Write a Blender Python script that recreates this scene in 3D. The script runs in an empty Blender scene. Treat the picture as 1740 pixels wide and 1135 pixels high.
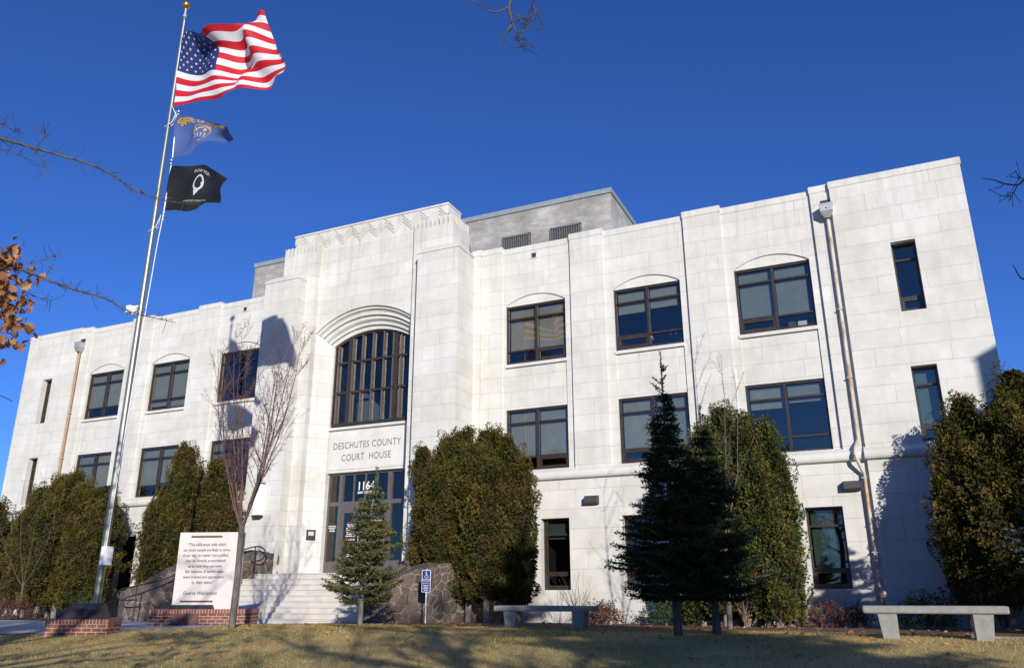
import bpy, math, random
import numpy as np
from mathutils import Vector, Matrix
R=math.radians
sc=bpy.context.scene
# ---------------------------------------------------------------- camera
CAM=Vector((17.176,-24.513,0.95))
def camera():
    a,r,y=R(18.0),R(-0.187),R(-24.684)
    f=Vector((math.sin(y)*math.cos(a),math.cos(y)*math.cos(a),math.sin(a)))
    rt=Vector((math.cos(y),-math.sin(y),0)); up=rt.cross(f)
    rt2=rt*math.cos(r)+up*math.sin(r); up2=-rt*math.sin(r)+up*math.cos(r)
    cd=bpy.data.cameras.new('camera'); co=bpy.data.objects.new('camera',cd)
    sc.collection.objects.link(co)
    m=Matrix((rt2,up2,-f)).transposed().to_4x4(); m.translation=CAM
    co.matrix_world=m; cd.sensor_width=36; cd.lens=1343.4/1740*36
    cd.clip_start=.05; cd.clip_end=3000; sc.camera=co
camera()
# ---------------------------------------------------------------- light
SUN=Vector((.744,-1,.385)).normalized()
elev=math.asin(SUN.z); azim=math.atan2(SUN.x,SUN.y)
w=bpy.data.worlds.new('World'); sc.world=w; w.use_nodes=True
nt=w.node_tree; bg=nt.nodes['Background']
sky=nt.nodes.new('ShaderNodeTexSky'); sky.sky_type='NISHITA'; sky.sun_disc=False
sky.sun_elevation=elev; sky.sun_rotation=azim; sky.altitude=1100
sky.air_density=0.9; sky.dust_density=0.15; sky.ozone_density=4.0
mc=nt.nodes.new('ShaderNodeMix'); mc.data_type='RGBA'; mc.blend_type='MULTIPLY'; mc.inputs[0].default_value=1; mc.inputs[7].default_value=(.50,.83,1.48,1)   # deep polarised winter blue
nt.links.new(sky.outputs[0],mc.inputs[6]); nt.links.new(mc.outputs[2],bg.inputs[0]); bg.inputs[1].default_value=0.094
sd=bpy.data.lights.new('sun','SUN'); sd.energy=4.8; sd.angle=R(.53); sd.color=(1,.95,.88)
so=bpy.data.objects.new('sun',sd); sc.collection.objects.link(so)
so.rotation_euler=(-SUN).to_track_quat('-Z','Y').to_euler(); so.location=(40,-60,40)
vs=sc.view_settings; vs.view_transform='Standard'; vs.look='None'; vs.gamma=1; vs.exposure=0.12
vs.use_curve_mapping=False
# ---------------------------------------------------------------- helpers
COL=sc.collection
def tag(o,label=None,cat=None,group=None,kind=None):
    if label:o['label']=label
    if cat:o['category']=cat
    if group:o['group']=group
    if kind:o['kind']=kind
    return o
def empty(name,loc=(0,0,0),rz=0,label=None,cat=None,group=None):
    o=bpy.data.objects.new(name,None); COL.objects.link(o); o.location=loc; o.rotation_euler=(0,0,rz)
    o.empty_display_size=.2
    return tag(o,label,cat,group)
def copy_tree(o,parent=None):
    c=o.copy(); COL.objects.link(c); c.parent=parent
    for ch in [k for k in o.children]: copy_tree(ch,c)
    return c
class MB:
    def __init__(s): s.v=[];s.f=[];s.uv=[];s.m=[];s.sm=[];s.cur=0;s.smooth=False
    def face(s,pts,uv=None,m=None):
        i=len(s.v); s.v+= [tuple(p) for p in pts]; s.f.append(tuple(range(i,i+len(pts))))
        if uv is None: uv=s.auto(pts)
        s.uv+=list(uv); s.m.append(s.cur if m is None else m); s.sm.append(s.smooth)
    def auto(s,pts):
        p=[Vector(q) for q in pts]
        n=Vector((0,0,0))
        for i in range(len(p)): n+=p[i].cross(p[(i+1)%len(p)])
        ax,ay,az=abs(n.x),abs(n.y),abs(n.z)
        if az>ax and az>ay: return [(q.x,q.y) for q in p]
        if ay>=ax: return [(q.x,q.z) for q in p]
        return [(q.y+.37,q.z) for q in p]
    def quadgrid(s,P,uv=None,closed=False):
        # P: rows of points -> shared verts
        i=len(s.v); nr=len(P); nc=len(P[0])
        for row in P: s.v+=[tuple(p) for p in row]
        for a in range(nr-1):
            for b in range(nc if closed else nc-1):
                b2=(b+1)%nc
                idx=(i+a*nc+b,i+a*nc+b2,i+(a+1)*nc+b2,i+(a+1)*nc+b)
                s.f.append(idx)
                pts=[s.v[k] for k in idx]
                s.uv+= ([uv[a][b],uv[a][b2],uv[a+1][b2],uv[a+1][b]] if uv else s.auto(pts))
                s.m.append(s.cur); s.sm.append(s.smooth)
    def box(s,x0,x1,y0,y1,z0,z1,skip=''):
        if x0>x1:x0,x1=x1,x0
        if 'f' not in skip: s.face([(x0,y0,z0),(x1,y0,z0),(x1,y0,z1),(x0,y0,z1)])
        if 'b' not in skip: s.face([(x1,y1,z0),(x0,y1,z0),(x0,y1,z1),(x1,y1,z1)])
        if 'l' not in skip: s.face([(x0,y1,z0),(x0,y0,z0),(x0,y0,z1),(x0,y1,z1)])
        if 'r' not in skip: s.face([(x1,y0,z0),(x1,y1,z0),(x1,y1,z1),(x1,y0,z1)])
        if 't' not in skip: s.face([(x0,y0,z1),(x1,y0,z1),(x1,y1,z1),(x0,y1,z1)])
        if 'd' not in skip: s.face([(x0,y1,z0),(x1,y1,z0),(x1,y0,z0),(x0,y0,z0)])
    def loft(s,A,B,cap0=False,cap1=False):
        n=len(A)
        for i in range(n):
            j=(i+1)%n; s.face([A[i],A[j],B[j],B[i]])
        if cap1: s.face(B)
        if cap0: s.face(A[::-1])
    def prism(s,poly,z0,z1,cap0=True,cap1=True):
        s.loft([(x,y,z0) for x,y in poly],[(x,y,z1) for x,y in poly],cap0,cap1)
    def tube(s,pts,rad,n=6,cap=True):
        pts=[Vector(p) for p in pts]
        if not hasattr(rad,'__len__'): rad=[rad]*len(pts)
        rows=[]; prev=None
        for i,p in enumerate(pts):
            t=(pts[min(i+1,len(pts)-1)]-pts[max(i-1,0)])
            if t.length<1e-9: t=Vector((0,0,1))
            t.normalize()
            a=prev if prev is not None else (Vector((0,0,1)) if abs(t.z)<.9 else Vector((1,0,0)))
            u=(a-t*a.dot(t)); 
            if u.length<1e-6: u=t.orthogonal()
            u.normalize(); prev=u; v=t.cross(u)
            rows.append([p+(u*math.cos(2*math.pi*k/n)+v*math.sin(2*math.pi*k/n))*rad[i] for k in range(n)])
        sm=s.smooth; s.smooth=True
        uv=[[(k/n,i*.3) for k in range(n+1)] for i in range(len(rows))]
        s.quadgrid(rows,uv=[u+[u[0]] for u in uv],closed=True)
        s.smooth=sm
        if cap: s.face(rows[-1]); s.face(rows[0][::-1])
    def sphere(s,c,r,n=12,sz=1):
        rows=[]
        for i in range(n//2+1):
            a=math.pi*i/(n//2)-math.pi/2
            rows.append([(c[0]+r*math.cos(a)*math.cos(2*math.pi*k/n)+1e-6*k,c[1]+r*math.cos(a)*math.sin(2*math.pi*k/n),c[2]+r*sz*math.sin(a)) for k in range(n)])
        sm=s.smooth;s.smooth=True;s.quadgrid(rows,closed=True);s.smooth=sm
    def build(s,name,mats,parent=None,label=None,cat=None,group=None,kind=None,col=None,weld=False):
        me=bpy.data.meshes.new(name); me.from_pydata(s.v,[],s.f)
        if not isinstance(mats,(list,tuple)): mats=[mats]
        for m in mats: me.materials.append(m)
        me.polygons.foreach_set('material_index',s.m); me.polygons.foreach_set('use_smooth',s.sm)
        l=me.uv_layers.new(name='UVMap'); l.data.foreach_set('uv',np.array(s.uv,dtype=np.float32).ravel())
        if col is not None:
            ca=me.color_attributes.new('tint','FLOAT_COLOR','POINT')
            c=np.ones((len(s.v),4),dtype=np.float32); c[:,0]=np.array(col); ca.data.foreach_set('color',c.ravel())
        me.update(); o=bpy.data.objects.new(name,me); COL.objects.link(o)
        if parent: o.parent=parent
        return tag(o,label,cat,group,kind)
def npmesh(name,V,F,mat,tint=None,parent=None,smooth=False,**kw):
    # V (n,3), F (m,k) numpy
    me=bpy.data.meshes.new(name); n=len(V); m,k=F.shape
    me.vertices.add(n); me.vertices.foreach_set('co',V.astype(np.float32).ravel())
    me.loops.add(m*k); me.loops.foreach_set('vertex_index',F.astype(np.int32).ravel())
    me.polygons.add(m); me.polygons.foreach_set('loop_start',np.arange(0,m*k,k,dtype=np.int32))
    me.polygons.foreach_set('use_smooth',[smooth]*m)
    if tint is not None:
        ca=me.color_attributes.new('tint','FLOAT_COLOR','POINT')
        c=np.ones((n,4),dtype=np.float32); c[:,0]=tint; ca.data.foreach_set('color',c.ravel())
    me.materials.append(mat); me.update(calc_edges=True); me.validate()
    o=bpy.data.objects.new(name,me); COL.objects.link(o)
    if parent:o.parent=parent
    return tag(o,**kw)
# ---------------------------------------------------------------- materials
class NT:
    def __init__(s,name):
        s.m=bpy.data.materials.new(name); s.m.use_nodes=True; s.t=s.m.node_tree; s.p=s.t.nodes['Principled BSDF']
    def n(s,typ,**kw):
        o=s.t.nodes.new('ShaderNode'+typ)
        for k,v in kw.items():
            if k in o.inputs.keys(): o.inputs[k].default_value=v
            else: setattr(o,k,v)
        return o
    def l(s,a,b): s.t.links.new(a,b)
    def coord(s,kind='Object'): return s.n('TexCoord').outputs[kind]
    def noise(s,vec,scale,detail=3,rough=.55,dist=0):
        o=s.n('TexNoise'); o.inputs['Scale'].default_value=scale; o.inputs['Detail'].default_value=detail
        o.inputs['Roughness'].default_value=rough; o.inputs['Distortion'].default_value=dist
        s.l(vec,o.inputs['Vector']); return o.outputs['Fac']
    def ramp(s,fac,stops,interp='LINEAR'):
        o=s.n('ValToRGB'); cr=o.color_ramp; cr.interpolation=interp
        while len(cr.elements)<len(stops): cr.elements.new(.5)
        for e,(p,c) in zip(cr.elements,stops):
            e.position=p; e.color=(c,c,c,1) if isinstance(c,(int,float)) else (*c,1)
        s.l(fac,o.inputs[0]); return o.outputs[0]
    def mix(s,fac,a,b,mode='MIX'):
        o=s.n('Mix',data_type='RGBA',blend_type=mode)
        for sock,val in ((o.inputs[0],fac),(o.inputs[6],a),(o.inputs[7],b)):
            if hasattr(val,'is_linked'): s.l(val,sock)
            elif isinstance(val,(int,float)) and sock.type=='VALUE': sock.default_value=val
            else: sock.default_value=(*val,1) if isinstance(val,tuple) else (val,val,val,1)
        return o.outputs[2]
    def math(s,op,a,b=0,c=0):
        o=s.n('Math',operation=op)
        for i,val in enumerate((a,b,c)):
            if hasattr(val,'is_linked'): s.l(val,o.inputs[i])
            else: o.inputs[i].default_value=val
        return o.outputs[0]
    def out(s,color=None,rough=.8,metal=0,spec=None,bump=None,bstr=.3,bdist=.02):
        if color is not None:
            if hasattr(color,'is_linked'): s.l(color,s.p.inputs['Base Color'])
            else: s.p.inputs['Base Color'].default_value=(*color,1)
        if hasattr(rough,'is_linked'): s.l(rough,s.p.inputs['Roughness'])
        else: s.p.inputs['Roughness'].default_value=rough
        s.p.inputs['Metallic'].default_value=metal
        if spec is not None: s.p.inputs['Specular IOR Level'].default_value=spec
        if bump is not None:
            b=s.n('Bump'); b.inputs['Strength'].default_value=bstr; b.inputs['Distance'].default_value=bdist
            s.l(bump,b.inputs['Height']); s.l(b.outputs[0],s.p.inputs['Normal'])
        return s.m
def mapping(t,vec,scale=(1,1,1),loc=(0,0,0)):
    m=t.n('Mapping'); m.inputs['Scale'].default_value=scale; m.inputs['Location'].default_value=loc; t.l(vec,m.inputs[0]); return m.outputs[0]
def stone_mat(name,base,bw,rh,phase,joint=.5,streak=True,msize=.010):
    t=NT(name); uv=t.coord('UV')
    mv=mapping(t,uv,loc=(0,-phase,0))
    su=t.n('SeparateXYZ'); t.l(mv,su.inputs[0]); row=t.math('FLOOR',t.math('DIVIDE',su.outputs[1],rh))
    wn=t.n('TexWhiteNoise',noise_dimensions='1D'); t.l(row,wn.inputs['W'])
    cu=t.n('CombineXYZ'); t.l(t.math('MULTIPLY_ADD',wn.outputs['Value'],bw*1.7,su.outputs[0]),cu.inputs[0]); t.l(su.outputs[1],cu.inputs[1])
    b=t.n('TexBrick',offset=0,squash=.66,squash_frequency=3); t.l(cu.outputs[0],b.inputs['Vector'])
    b.inputs['Color1'].default_value=(.3,.3,.3,1); b.inputs['Color2'].default_value=(.7,.7,.7,1); b.inputs['Mortar'].default_value=(.5,.5,.5,1)
    b.inputs['Scale'].default_value=1; b.inputs['Mortar Size'].default_value=msize; b.inputs['Mortar Smooth'].default_value=.3
    b.inputs['Brick Width'].default_value=bw; b.inputs['Row Height'].default_value=rh; b.inputs['Bias'].default_value=0
    ob=t.coord('Object')
    n1=t.noise(ob,.9,5,.65); n2=t.noise(ob,5,4,.6)
    st=t.noise(mapping(t,ob,scale=(3.2,3.2,.22)),1.0,4,.6)
    c=t.mix(t.ramp(n1,[(.3,0.),(.72,1.)]),tuple(x*.80 for x in base[:2])+(base[2]*.74,),base)
    c=t.mix(t.math('MULTIPLY',t.ramp(st,[(.52,0.),(.75,1.)]),.34 if streak else .1),c,tuple(x*.62 for x in base))
    n4=t.noise(ob,.33,6,.75); c=t.mix(t.ramp(n4,[(.50,0.),(.68,.46 if streak else .15)]),c,(base[0]*.66,base[1]*.63,base[2]*.58))
    c=t.mix(t.ramp(n2,[(.35,.09),(.65,0.)]),c,tuple(x*.6 for x in base))
    geo=t.n('NewGeometry'); gp=t.n('SeparateXYZ'); t.l(geo.outputs['Position'],gp.inputs[0]); zz=gp.outputs[2]
    st2=t.noise(mapping(t,ob,scale=(5.5,5.5,.16)),1.0,4,.65)
    top=t.n('MapRange'); t.l(zz,top.inputs[0]); top.inputs[1].default_value=11.2; top.inputs[2].default_value=13.0
    c=t.mix(t.math('MULTIPLY',t.math('MULTIPLY',t.ramp(st2,[(.50,0.),(.68,1.)]),top.outputs[0]),.42 if streak else .15),c,(base[0]*.52,base[1]*.49,base[2]*.43))
    low=t.n('MapRange'); t.l(zz,low.inputs[0]); low.inputs[1].default_value=1.6; low.inputs[2].default_value=0.0
    c=t.mix(t.math('MULTIPLY',t.math('MULTIPLY',t.ramp(n1,[(.35,.2),(.65,1.)]),low.outputs[0]),.45),c,(base[0]*.50,base[1]*.46,base[2]*.40))
    # block-to-block tone
    bt=t.n('MapRange'); t.l(b.outputs['Color'],bt.inputs[0]); bt.inputs[1].default_value=.3; bt.inputs[2].default_value=.7; bt.inputs[3].default_value=.95; bt.inputs[4].default_value=1.02
    cm=t.n('CombineColor'); [t.l(bt.outputs[0],cm.inputs[i]) for i in range(3)]
    c=t.mix(1.0,c,cm.outputs[0],'MULTIPLY')
    # patchy joints: parts are filled and hardly show
    jn=t.noise(ob,1.7,2); jf=t.math('MULTIPLY',b.outputs['Fac'],t.ramp(jn,[(.3,joint*.45),(.62,joint)]))
    c=t.mix(jf,c,tuple(x*.38 for x in base))
    h=t.math('SUBTRACT',t.math('MULTIPLY',n2,.25),b.outputs['Fac'])
    return t.out(c,.88,bump=h,bstr=.45,bdist=.012)
def plain(name,col,rough=.7,metal=0,var=.15,scale=8,bump=0,spec=None):
    t=NT(name); n=t.noise(t.coord(),scale,4,.6)
    c=t.mix(t.ramp(n,[(.3,0.),(.7,1.)]),tuple(x*(1-var) for x in col),tuple(min(1,x*(1+var*.6)) for x in col))
    return t.out(c,rough,metal,spec,bump=n if bump else None,bstr=bump)
M={}
CREAM=(.71,.69,.645)
M['stone']=stone_mat('pale cast stone ashlar',CREAM,1.95,.545,7.04-.545*20,joint=.46)
M['stone_low']=stone_mat('pale cast stone ashlar tall courses',CREAM,2.1,.62,.98-.62*20,joint=.5)
M['stone_smooth']=stone_mat('smooth cast stone trim',(.74,.72,.675),50,50,-25.3,joint=0)
M['letter']=plain('engraved letter shadow',(.13,.125,.115),.9)
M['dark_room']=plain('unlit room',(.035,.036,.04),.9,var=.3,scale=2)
M['frame']=plain('bronze anodised window frame',(.055,.04,.032),.38,.3,var=.25,scale=6)
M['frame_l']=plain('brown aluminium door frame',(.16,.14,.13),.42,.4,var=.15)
M['blind']=plain('grey roller blind',(.28,.30,.275),.85,var=.12,scale=3)
M['blind_w']=plain('warm grey roller blind',(.32,.31,.26),.85,var=.12,scale=3)
M['blind_c']=plain('cool grey roller blind',(.22,.26,.27),.85,var=.12,scale=3)
M['blind_l']=plain('pale roller blind',(.42,.45,.44),.85,var=.1,scale=3)
M['blind_g']=plain('green curtain',(.12,.2,.16),.85,var=.3,scale=1.5)
def glass(name,refl,tint):
    t=NT(name); t.t.nodes.remove(t.p); 
    o=t.t.nodes['Material Output']
    tr=t.n('BsdfTransparent'); tr.inputs[0].default_value=(*tint,1)
    gl=t.n('BsdfGlossy'); gl.inputs['Roughness'].default_value=.02; gl.inputs[0].default_value=(1,.90,.76,1)
    nn=t.noise(t.coord(),.9,1); bp=t.n('Bump'); bp.inputs['Strength'].default_value=.06; bp.inputs['Distance'].default_value=.05
    t.l(nn,bp.inputs['Height']); t.l(bp.outputs[0],gl.inputs['Normal'])
    fr=t.n('Fresnel'); fr.inputs[0].default_value=1.5
    fac=t.math('MULTIPLY_ADD',fr.outputs[0],.9,refl)
    mx=t.n('MixShader'); t.l(fac,mx.inputs[0]); t.l(tr.outputs[0],mx.inputs[1]); t.l(gl.outputs[0],mx.inputs[2]); t.l(mx.outputs[0],o.inputs[0])
    return t.m
M['glass']=glass('tinted window glass',.10,(.74,.76,.72))
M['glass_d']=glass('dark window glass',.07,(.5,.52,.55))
M['white_paint']=plain('white paint',(.8,.8,.78),.5,var=.04)
M['copper']=None
def weathered(name,base):
    t=NT(name); ob=t.coord()
    n1=t.noise(ob,.35,6,.7); n2=t.noise(mapping(t,ob,scale=(1,1,3)),1.6,5,.7); uv=t.coord('UV')
    c=t.mix(t.ramp(n1,[(.38,0.),(.62,1.)]),tuple(x*.55 for x in base),tuple(x*1.3 for x in base))
    c=t.mix(t.ramp(n2,[(.42,.5),(.6,0.)]),c,tuple(x*.55 for x in base))
    b=t.n('TexBrick',offset=0.); t.l(uv,b.inputs[0]); b.inputs['Scale'].default_value=1; b.inputs['Mortar Size'].default_value=.01; b.inputs['Brick Width'].default_value=60; b.inputs['Row Height'].default_value=.8
    c=t.mix(t.math('MULTIPLY',b.outputs['Fac'],.35),c,tuple(x*.4 for x in base))
    return t.out(c,.93,bump=n2,bstr=.3)
M['concrete_old']=weathered('weathered penthouse concrete',(.36,.345,.315))
M['metal_trim']=plain('grey metal roof trim',(.30,.33,.33),.5,.2)
M['concrete']=plain('cast concrete step',(.56,.52,.46),.9,var=.13,scale=3,bump=.15)
M['bench']=plain('grey precast concrete',(.27,.26,.235),.9,var=.2,scale=9,bump=.25)
M['path']=plain('concrete walkway',(.42,.41,.40),.92,var=.18,scale=1.6,bump=.2)
def lava():
    t=NT('mortared lava rock'); ob=t.coord()
    wv=t.mix(.32,ob,t.n('TexNoise',Scale=2.6).outputs['Color'])
    v=t.n('TexVoronoi',feature='DISTANCE_TO_EDGE',Scale=5.4); t.l(wv,v.inputs['Vector'])
    v2=t.n('TexVoronoi',feature='F1',Scale=5.4); t.l(wv,v2.inputs['Vector'])
    n=t.noise(ob,14,5,.7)
    sep=t.n('SeparateColor'); t.l(v2.outputs['Color'],sep.inputs[0])
    rock=t.mix(sep.outputs[0],(.065,.048,.038),(.17,.125,.098))
    rock=t.mix(t.ramp(n,[(.35,.55),(.65,0.)]),rock,(.05,.043,.038))
    mn=t.noise(ob,2.2,3); edge=t.ramp(v.outputs['Distance'],[(.015,1.),(.05,0.)])
    edge=t.math('MULTIPLY',edge,t.ramp(mn,[(.38,.08),(.62,.8)]))
    c=t.mix(edge,rock,(.34,.30,.26))
    h=t.math('ADD',t.ramp(v.outputs['Distance'],[(0.,0.),(.13,1.)]),t.math('MULTIPLY',n,.35))
    return t.out(c,.95,bump=h,bstr=.6,bdist=.04)
M['lava']=lava()
def brickm():
    t=NT('red brick in pale mortar'); uv=t.coord('UV')
    b=t.n('TexBrick',offset=.5); t.l(uv,b.inputs[0]); b.inputs['Scale'].default_value=1
    b.inputs['Color1'].default_value=(.15,.043,.02,1); b.inputs['Color2'].default_value=(.30,.095,.045,1); b.inputs['Mortar'].default_value=(.38,.34,.30,1)
    b.inputs['Mortar Size'].default_value=.009; b.inputs['Brick Width'].default_value=.215; b.inputs['Row Height'].default_value=.078; b.inputs['Mortar Smooth'].default_value=.1
    n=t.noise(t.coord(),30,3); c=t.mix(t.ramp(n,[(.35,.35),(.6,0.)]),b.outputs[0],(.1,.03,.02))
    return t.out(c,.85,bump=t.math('SUBTRACT',1,b.outputs['Fac']),bstr=.6,bdist=.008)
M['brick']=brickm()
def soldier():
    t=NT('upright header bricks'); uv=t.coord('UV')
    b=t.n('TexBrick',offset=0.); t.l(uv,b.inputs[0]); b.inputs['Scale'].default_value=1
    b.inputs['Color1'].default_value=(.2,.055,.03,1); b.inputs['Color2'].default_value=(.33,.1,.055,1); b.inputs['Mortar'].default_value=(.38,.34,.30,1)
    b.inputs['Mortar Size'].default_value=.008; b.inputs['Brick Width'].default_value=.075; b.inputs['Row Height'].default_value=4
    return t.out(b.outputs[0],.85,bump=t.math('SUBTRACT',1,b.outputs['Fac']),bstr=.6,bdist=.008)
M['soldier']=soldier()
def rusty():
    t=NT('rust streaked painted steel'); ob=t.coord(); n=t.noise(mapping(t,ob,scale=(6,6,1.6)),1.,5,.7); n2=t.noise(ob,40,3)
    c=t.mix(t.ramp(n,[(.47,0.),(.6,1.)]),(.57,.54,.47),(.42,.25,.13)); c=t.mix(t.ramp(n2,[(.5,0.),(.75,.4)]),c,(.2,.1,.06))
    return t.out(c,.7,.1)
M['downspout']=rusty()
def rusty2():
    t=NT('brown weathered copper pipe'); n=t.noise(t.coord(),7,4); return t.out(t.mix(n,(.28,.14,.07),(.42,.27,.17)),.6,.2)
M['pipe_brown']=rusty2()
M['galv']=plain('galvanised metal',(.45,.47,.46),.5,.4)
M['steel_pole']=plain('brushed aluminium flagpole',(.24,.25,.20),.45,.6,var=.1)
M['gold']=plain('gilded ball',(.5,.3,.08),.3,.8)
M['rope']=plain('white halyard rope',(.8,.8,.8),.8)
M['black']=plain('black enamel',(.02,.02,.022),.45)
M['darkbox']=plain('charcoal light housing',(.045,.047,.05),.6)
M['bronze']=plain('dark bronze',(.07,.05,.04),.5,.5,var=.3)
M['bronze_r']=plain('red-brown bronze strip',(.16,.075,.055),.5,.3,var=.2)
M['marble']=plain('white engraved stone panel',(.62,.575,.53),.7,var=.08,scale=2)
M['sign_blue']=plain('blue sign face',(.02,.03,.22),.5)
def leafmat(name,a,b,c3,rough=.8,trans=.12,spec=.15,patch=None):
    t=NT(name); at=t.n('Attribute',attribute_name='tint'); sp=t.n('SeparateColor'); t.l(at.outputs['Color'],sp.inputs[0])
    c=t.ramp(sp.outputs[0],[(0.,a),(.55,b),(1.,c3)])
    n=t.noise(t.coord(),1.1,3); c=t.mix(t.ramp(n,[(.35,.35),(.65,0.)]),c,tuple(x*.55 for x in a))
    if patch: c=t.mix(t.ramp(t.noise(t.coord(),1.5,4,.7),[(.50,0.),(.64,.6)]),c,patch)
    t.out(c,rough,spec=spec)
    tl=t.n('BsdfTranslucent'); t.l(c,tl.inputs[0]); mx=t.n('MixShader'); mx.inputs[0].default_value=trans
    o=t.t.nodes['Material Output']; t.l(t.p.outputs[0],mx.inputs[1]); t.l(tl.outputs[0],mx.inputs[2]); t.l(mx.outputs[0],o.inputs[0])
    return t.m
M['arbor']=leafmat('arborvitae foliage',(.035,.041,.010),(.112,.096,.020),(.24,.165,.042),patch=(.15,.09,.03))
M['arbor_g']=leafmat('greener arborvitae foliage',(.032,.050,.012),(.095,.108,.022),(.21,.18,.045),patch=(.14,.10,.03))
M['hemlock']=leafmat('hemlock needles',(.05,.065,.018),(.13,.125,.04),(.27,.22,.085))
M['spruce']=leafmat('dark spruce needles',(.016,.030,.014),(.03,.050,.022),(.06,.08,.035),rough=.95,spec=.05)
M['bluespruce']=leafmat('blue spruce needles',(.035,.06,.05),(.06,.095,.08),(.10,.15,.12))
M['bush_g']=leafmat('glossy green shrub leaves',(.03,.06,.015),(.06,.11,.03),(.1,.15,.05),rough=.45)
M['bush_r']=leafmat('dry red-brown shrub leaves',(.07,.03,.02),(.14,.06,.04),(.2,.11,.07))
M['oakleaf']=leafmat('dry oak leaves',(.30,.13,.05),(.52,.25,.10),(.70,.42,.21),trans=.3)
def bark(name,a,b,s=9):
    t=NT(name); ob=t.coord(); n=t.noise(mapping(t,ob,scale=(1,1,.3)),s,5,.7)
    return t.out(t.mix(t.ramp(n,[(.35,0.),(.65,1.)]),a,b),.85,bump=n,bstr=.5,bdist=.02)
M['bark_grey']=bark('grey bark',(.10,.085,.075),(.24,.21,.185))
M['bark_red']=bark('reddish bark',(.06,.048,.042),(.18,.145,.13),16)
M['bark_twig']=bark('red-brown twigs',(.075,.036,.032),(.17,.095,.082),14)
M['bark_dark']=bark('dark bark',(.045,.035,.03),(.12,.10,.085))
M['core_dark']=plain('dark brown shade core',(.035,.024,.015),.95,var=.4,scale=20)  # dark brown put in for the shade within the arborvitae
M['twig_straw']=bark('straw twigs',(.26,.18,.12),(.42,.32,.23))
# ---------------------------------------------------------------- ground shape
LL=[(-24.5,-.65),(-14,-.07),(-12.4,.07),(-11.2,.12),(-9.5,.13),(-8.5,.13),(-4.4,.02),(0,0)]
RR=[(-24.5,-.65),(-14.5,0.0),(-11.5,.21),(-10,.25),(-8,.19),(-4.4,.12),(-1,.02),(0,0)]
def lerp(t,pts):
    if t<=pts[0][0]: return pts[0][1]
    for (a,za),(b,zb) in zip(pts,pts[1:]):
        if t<=b: return za+(zb-za)*(t-a)/(b-a)
    return pts[-1][1]
def gz(x,y):
    s=min(1,max(0,(x+1)/6)); s=s*s*(3-2*s)
    return lerp(y,LL)*(1-s)+lerp(y,RR)*s
# ================================================================= COURTHOUSE
UT,UB,MT,MB_,GT,GB=10.766,8.617,6.95,4.821,3.19,.98
CX=[6.814,10.884,14.949]; HW=1.154; C4=18.741; HW4=.33
TOPB,TOPP=13.08,13.16
house=empty('courthouse',(0,0,0),0,'long white stone courthouse with an arched entrance bay and rows of wide dark windows','building')
S,SL,SM=0,1,2
WM=[M['stone'],M['stone_low'],M['stone_smooth'],M['dark_room']]
wb=MB()
def strip(x0,x1,y,z0,z1,holes=(),m=S,depth=.3):
    wb.cur=m
    xs=sorted({x0,x1,*[h[0] for h in holes],*[h[1] for h in holes]}); zs=sorted({z0,z1,*[h[2] for h in holes],*[h[3] for h in holes]})
    for a,b in zip(xs,xs[1:]):
        for c,d in zip(zs,zs[1:]):
            mx,mz=(a+b)/2,(c+d)/2
            if any(h[0]<mx<h[1] and h[2]<mz<h[3] for h in holes): continue
            wb.face([(a,y,c),(b,y,c),(b,y,d),(a,y,d)])
    for h in holes:
        a,b,c,d=h
        wb.face([(a,y,c),(a,y,d),(a,y+depth,d),(a,y+depth,c)]); wb.face([(b,y,d),(b,y,c),(b,y+depth,c),(b,y+depth,d)])
        wb.face([(a,y,d),(b,y,d),(b,y+depth,d),(a,y+depth,d)]); wb.cur=SM
        wb.face([(a,y,c),(a,y+depth,c),(b,y+depth,c),(b,y,c)]); wb.cur=m
def ends(x,y0,y1,z0,z1,right=True,m=S):
    wb.cur=m
    p=[(x,y0,z0),(x,y1,z0),(x,y1,z1),(x,y0,z1)]
    wb.face(p if right else p[::-1])
RISE=.36
RA=(HW*HW+RISE*RISE)/(2*RISE); ZC=UT+RISE-RA
def arcz(dx): return ZC+math.sqrt(RA*RA-dx*dx)
def bay(x0,x1,c):
    top=UT+RISE+.002
    strip(x0,x1,0,4.4,TOPB-.2,[(c-HW,c+HW,MB_-.03,top)])
    n=16; xs=[c-HW+2*HW*i/n for i in range(n+1)]
    for a,b in zip(xs,xs[1:]):
        za,zb=arcz(a-c),arcz(b-c)
        wb.cur=S; wb.face([(a,0,za),(b,0,zb),(b,0,top),(a,0,top)])
        wb.face([(a,0,za),(a,.05,za),(b,.05,zb),(b,0,zb)])
        wb.cur=SM; wb.face([(a,.05,UT),(b,.05,UT),(b,.05,max(zb,UT)),(a,.05,max(za,UT))])
    wb.cur=SM; wb.box(c-HW+.001,c+HW-.001,.051,.3,UT,UT+.1,skip='tblrf')
    wb.cur=S
    wb.face([(c-HW,.05,MT),(c+HW,.05,MT),(c+HW,.05,UB-.15),(c-HW,.05,UB-.15)])
    wb.cur=SM
    wb.face([(c-HW,.05,MT),(c-HW,.3,MT),(c+HW,.3,MT),(c+HW,.05,MT)])
    wb.box(c-HW,c+HW,.05,.3,UB-.16,UB,skip='flrt')
    # sloping sill
    for (yy,zz) in [(-.035,UB-.13)]:
        A=[(c-HW-.02,.18,UB+.0),(c-HW-.02,-.035,UB-.045),(c-HW-.02,-.035,UB-.15),(c-HW-.02,.18,UB-.15)]
        B=[(c+HW+.02,p[1],p[2]) for p in A]; wb.loft(A[::-1],B[::-1],True,True)
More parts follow.
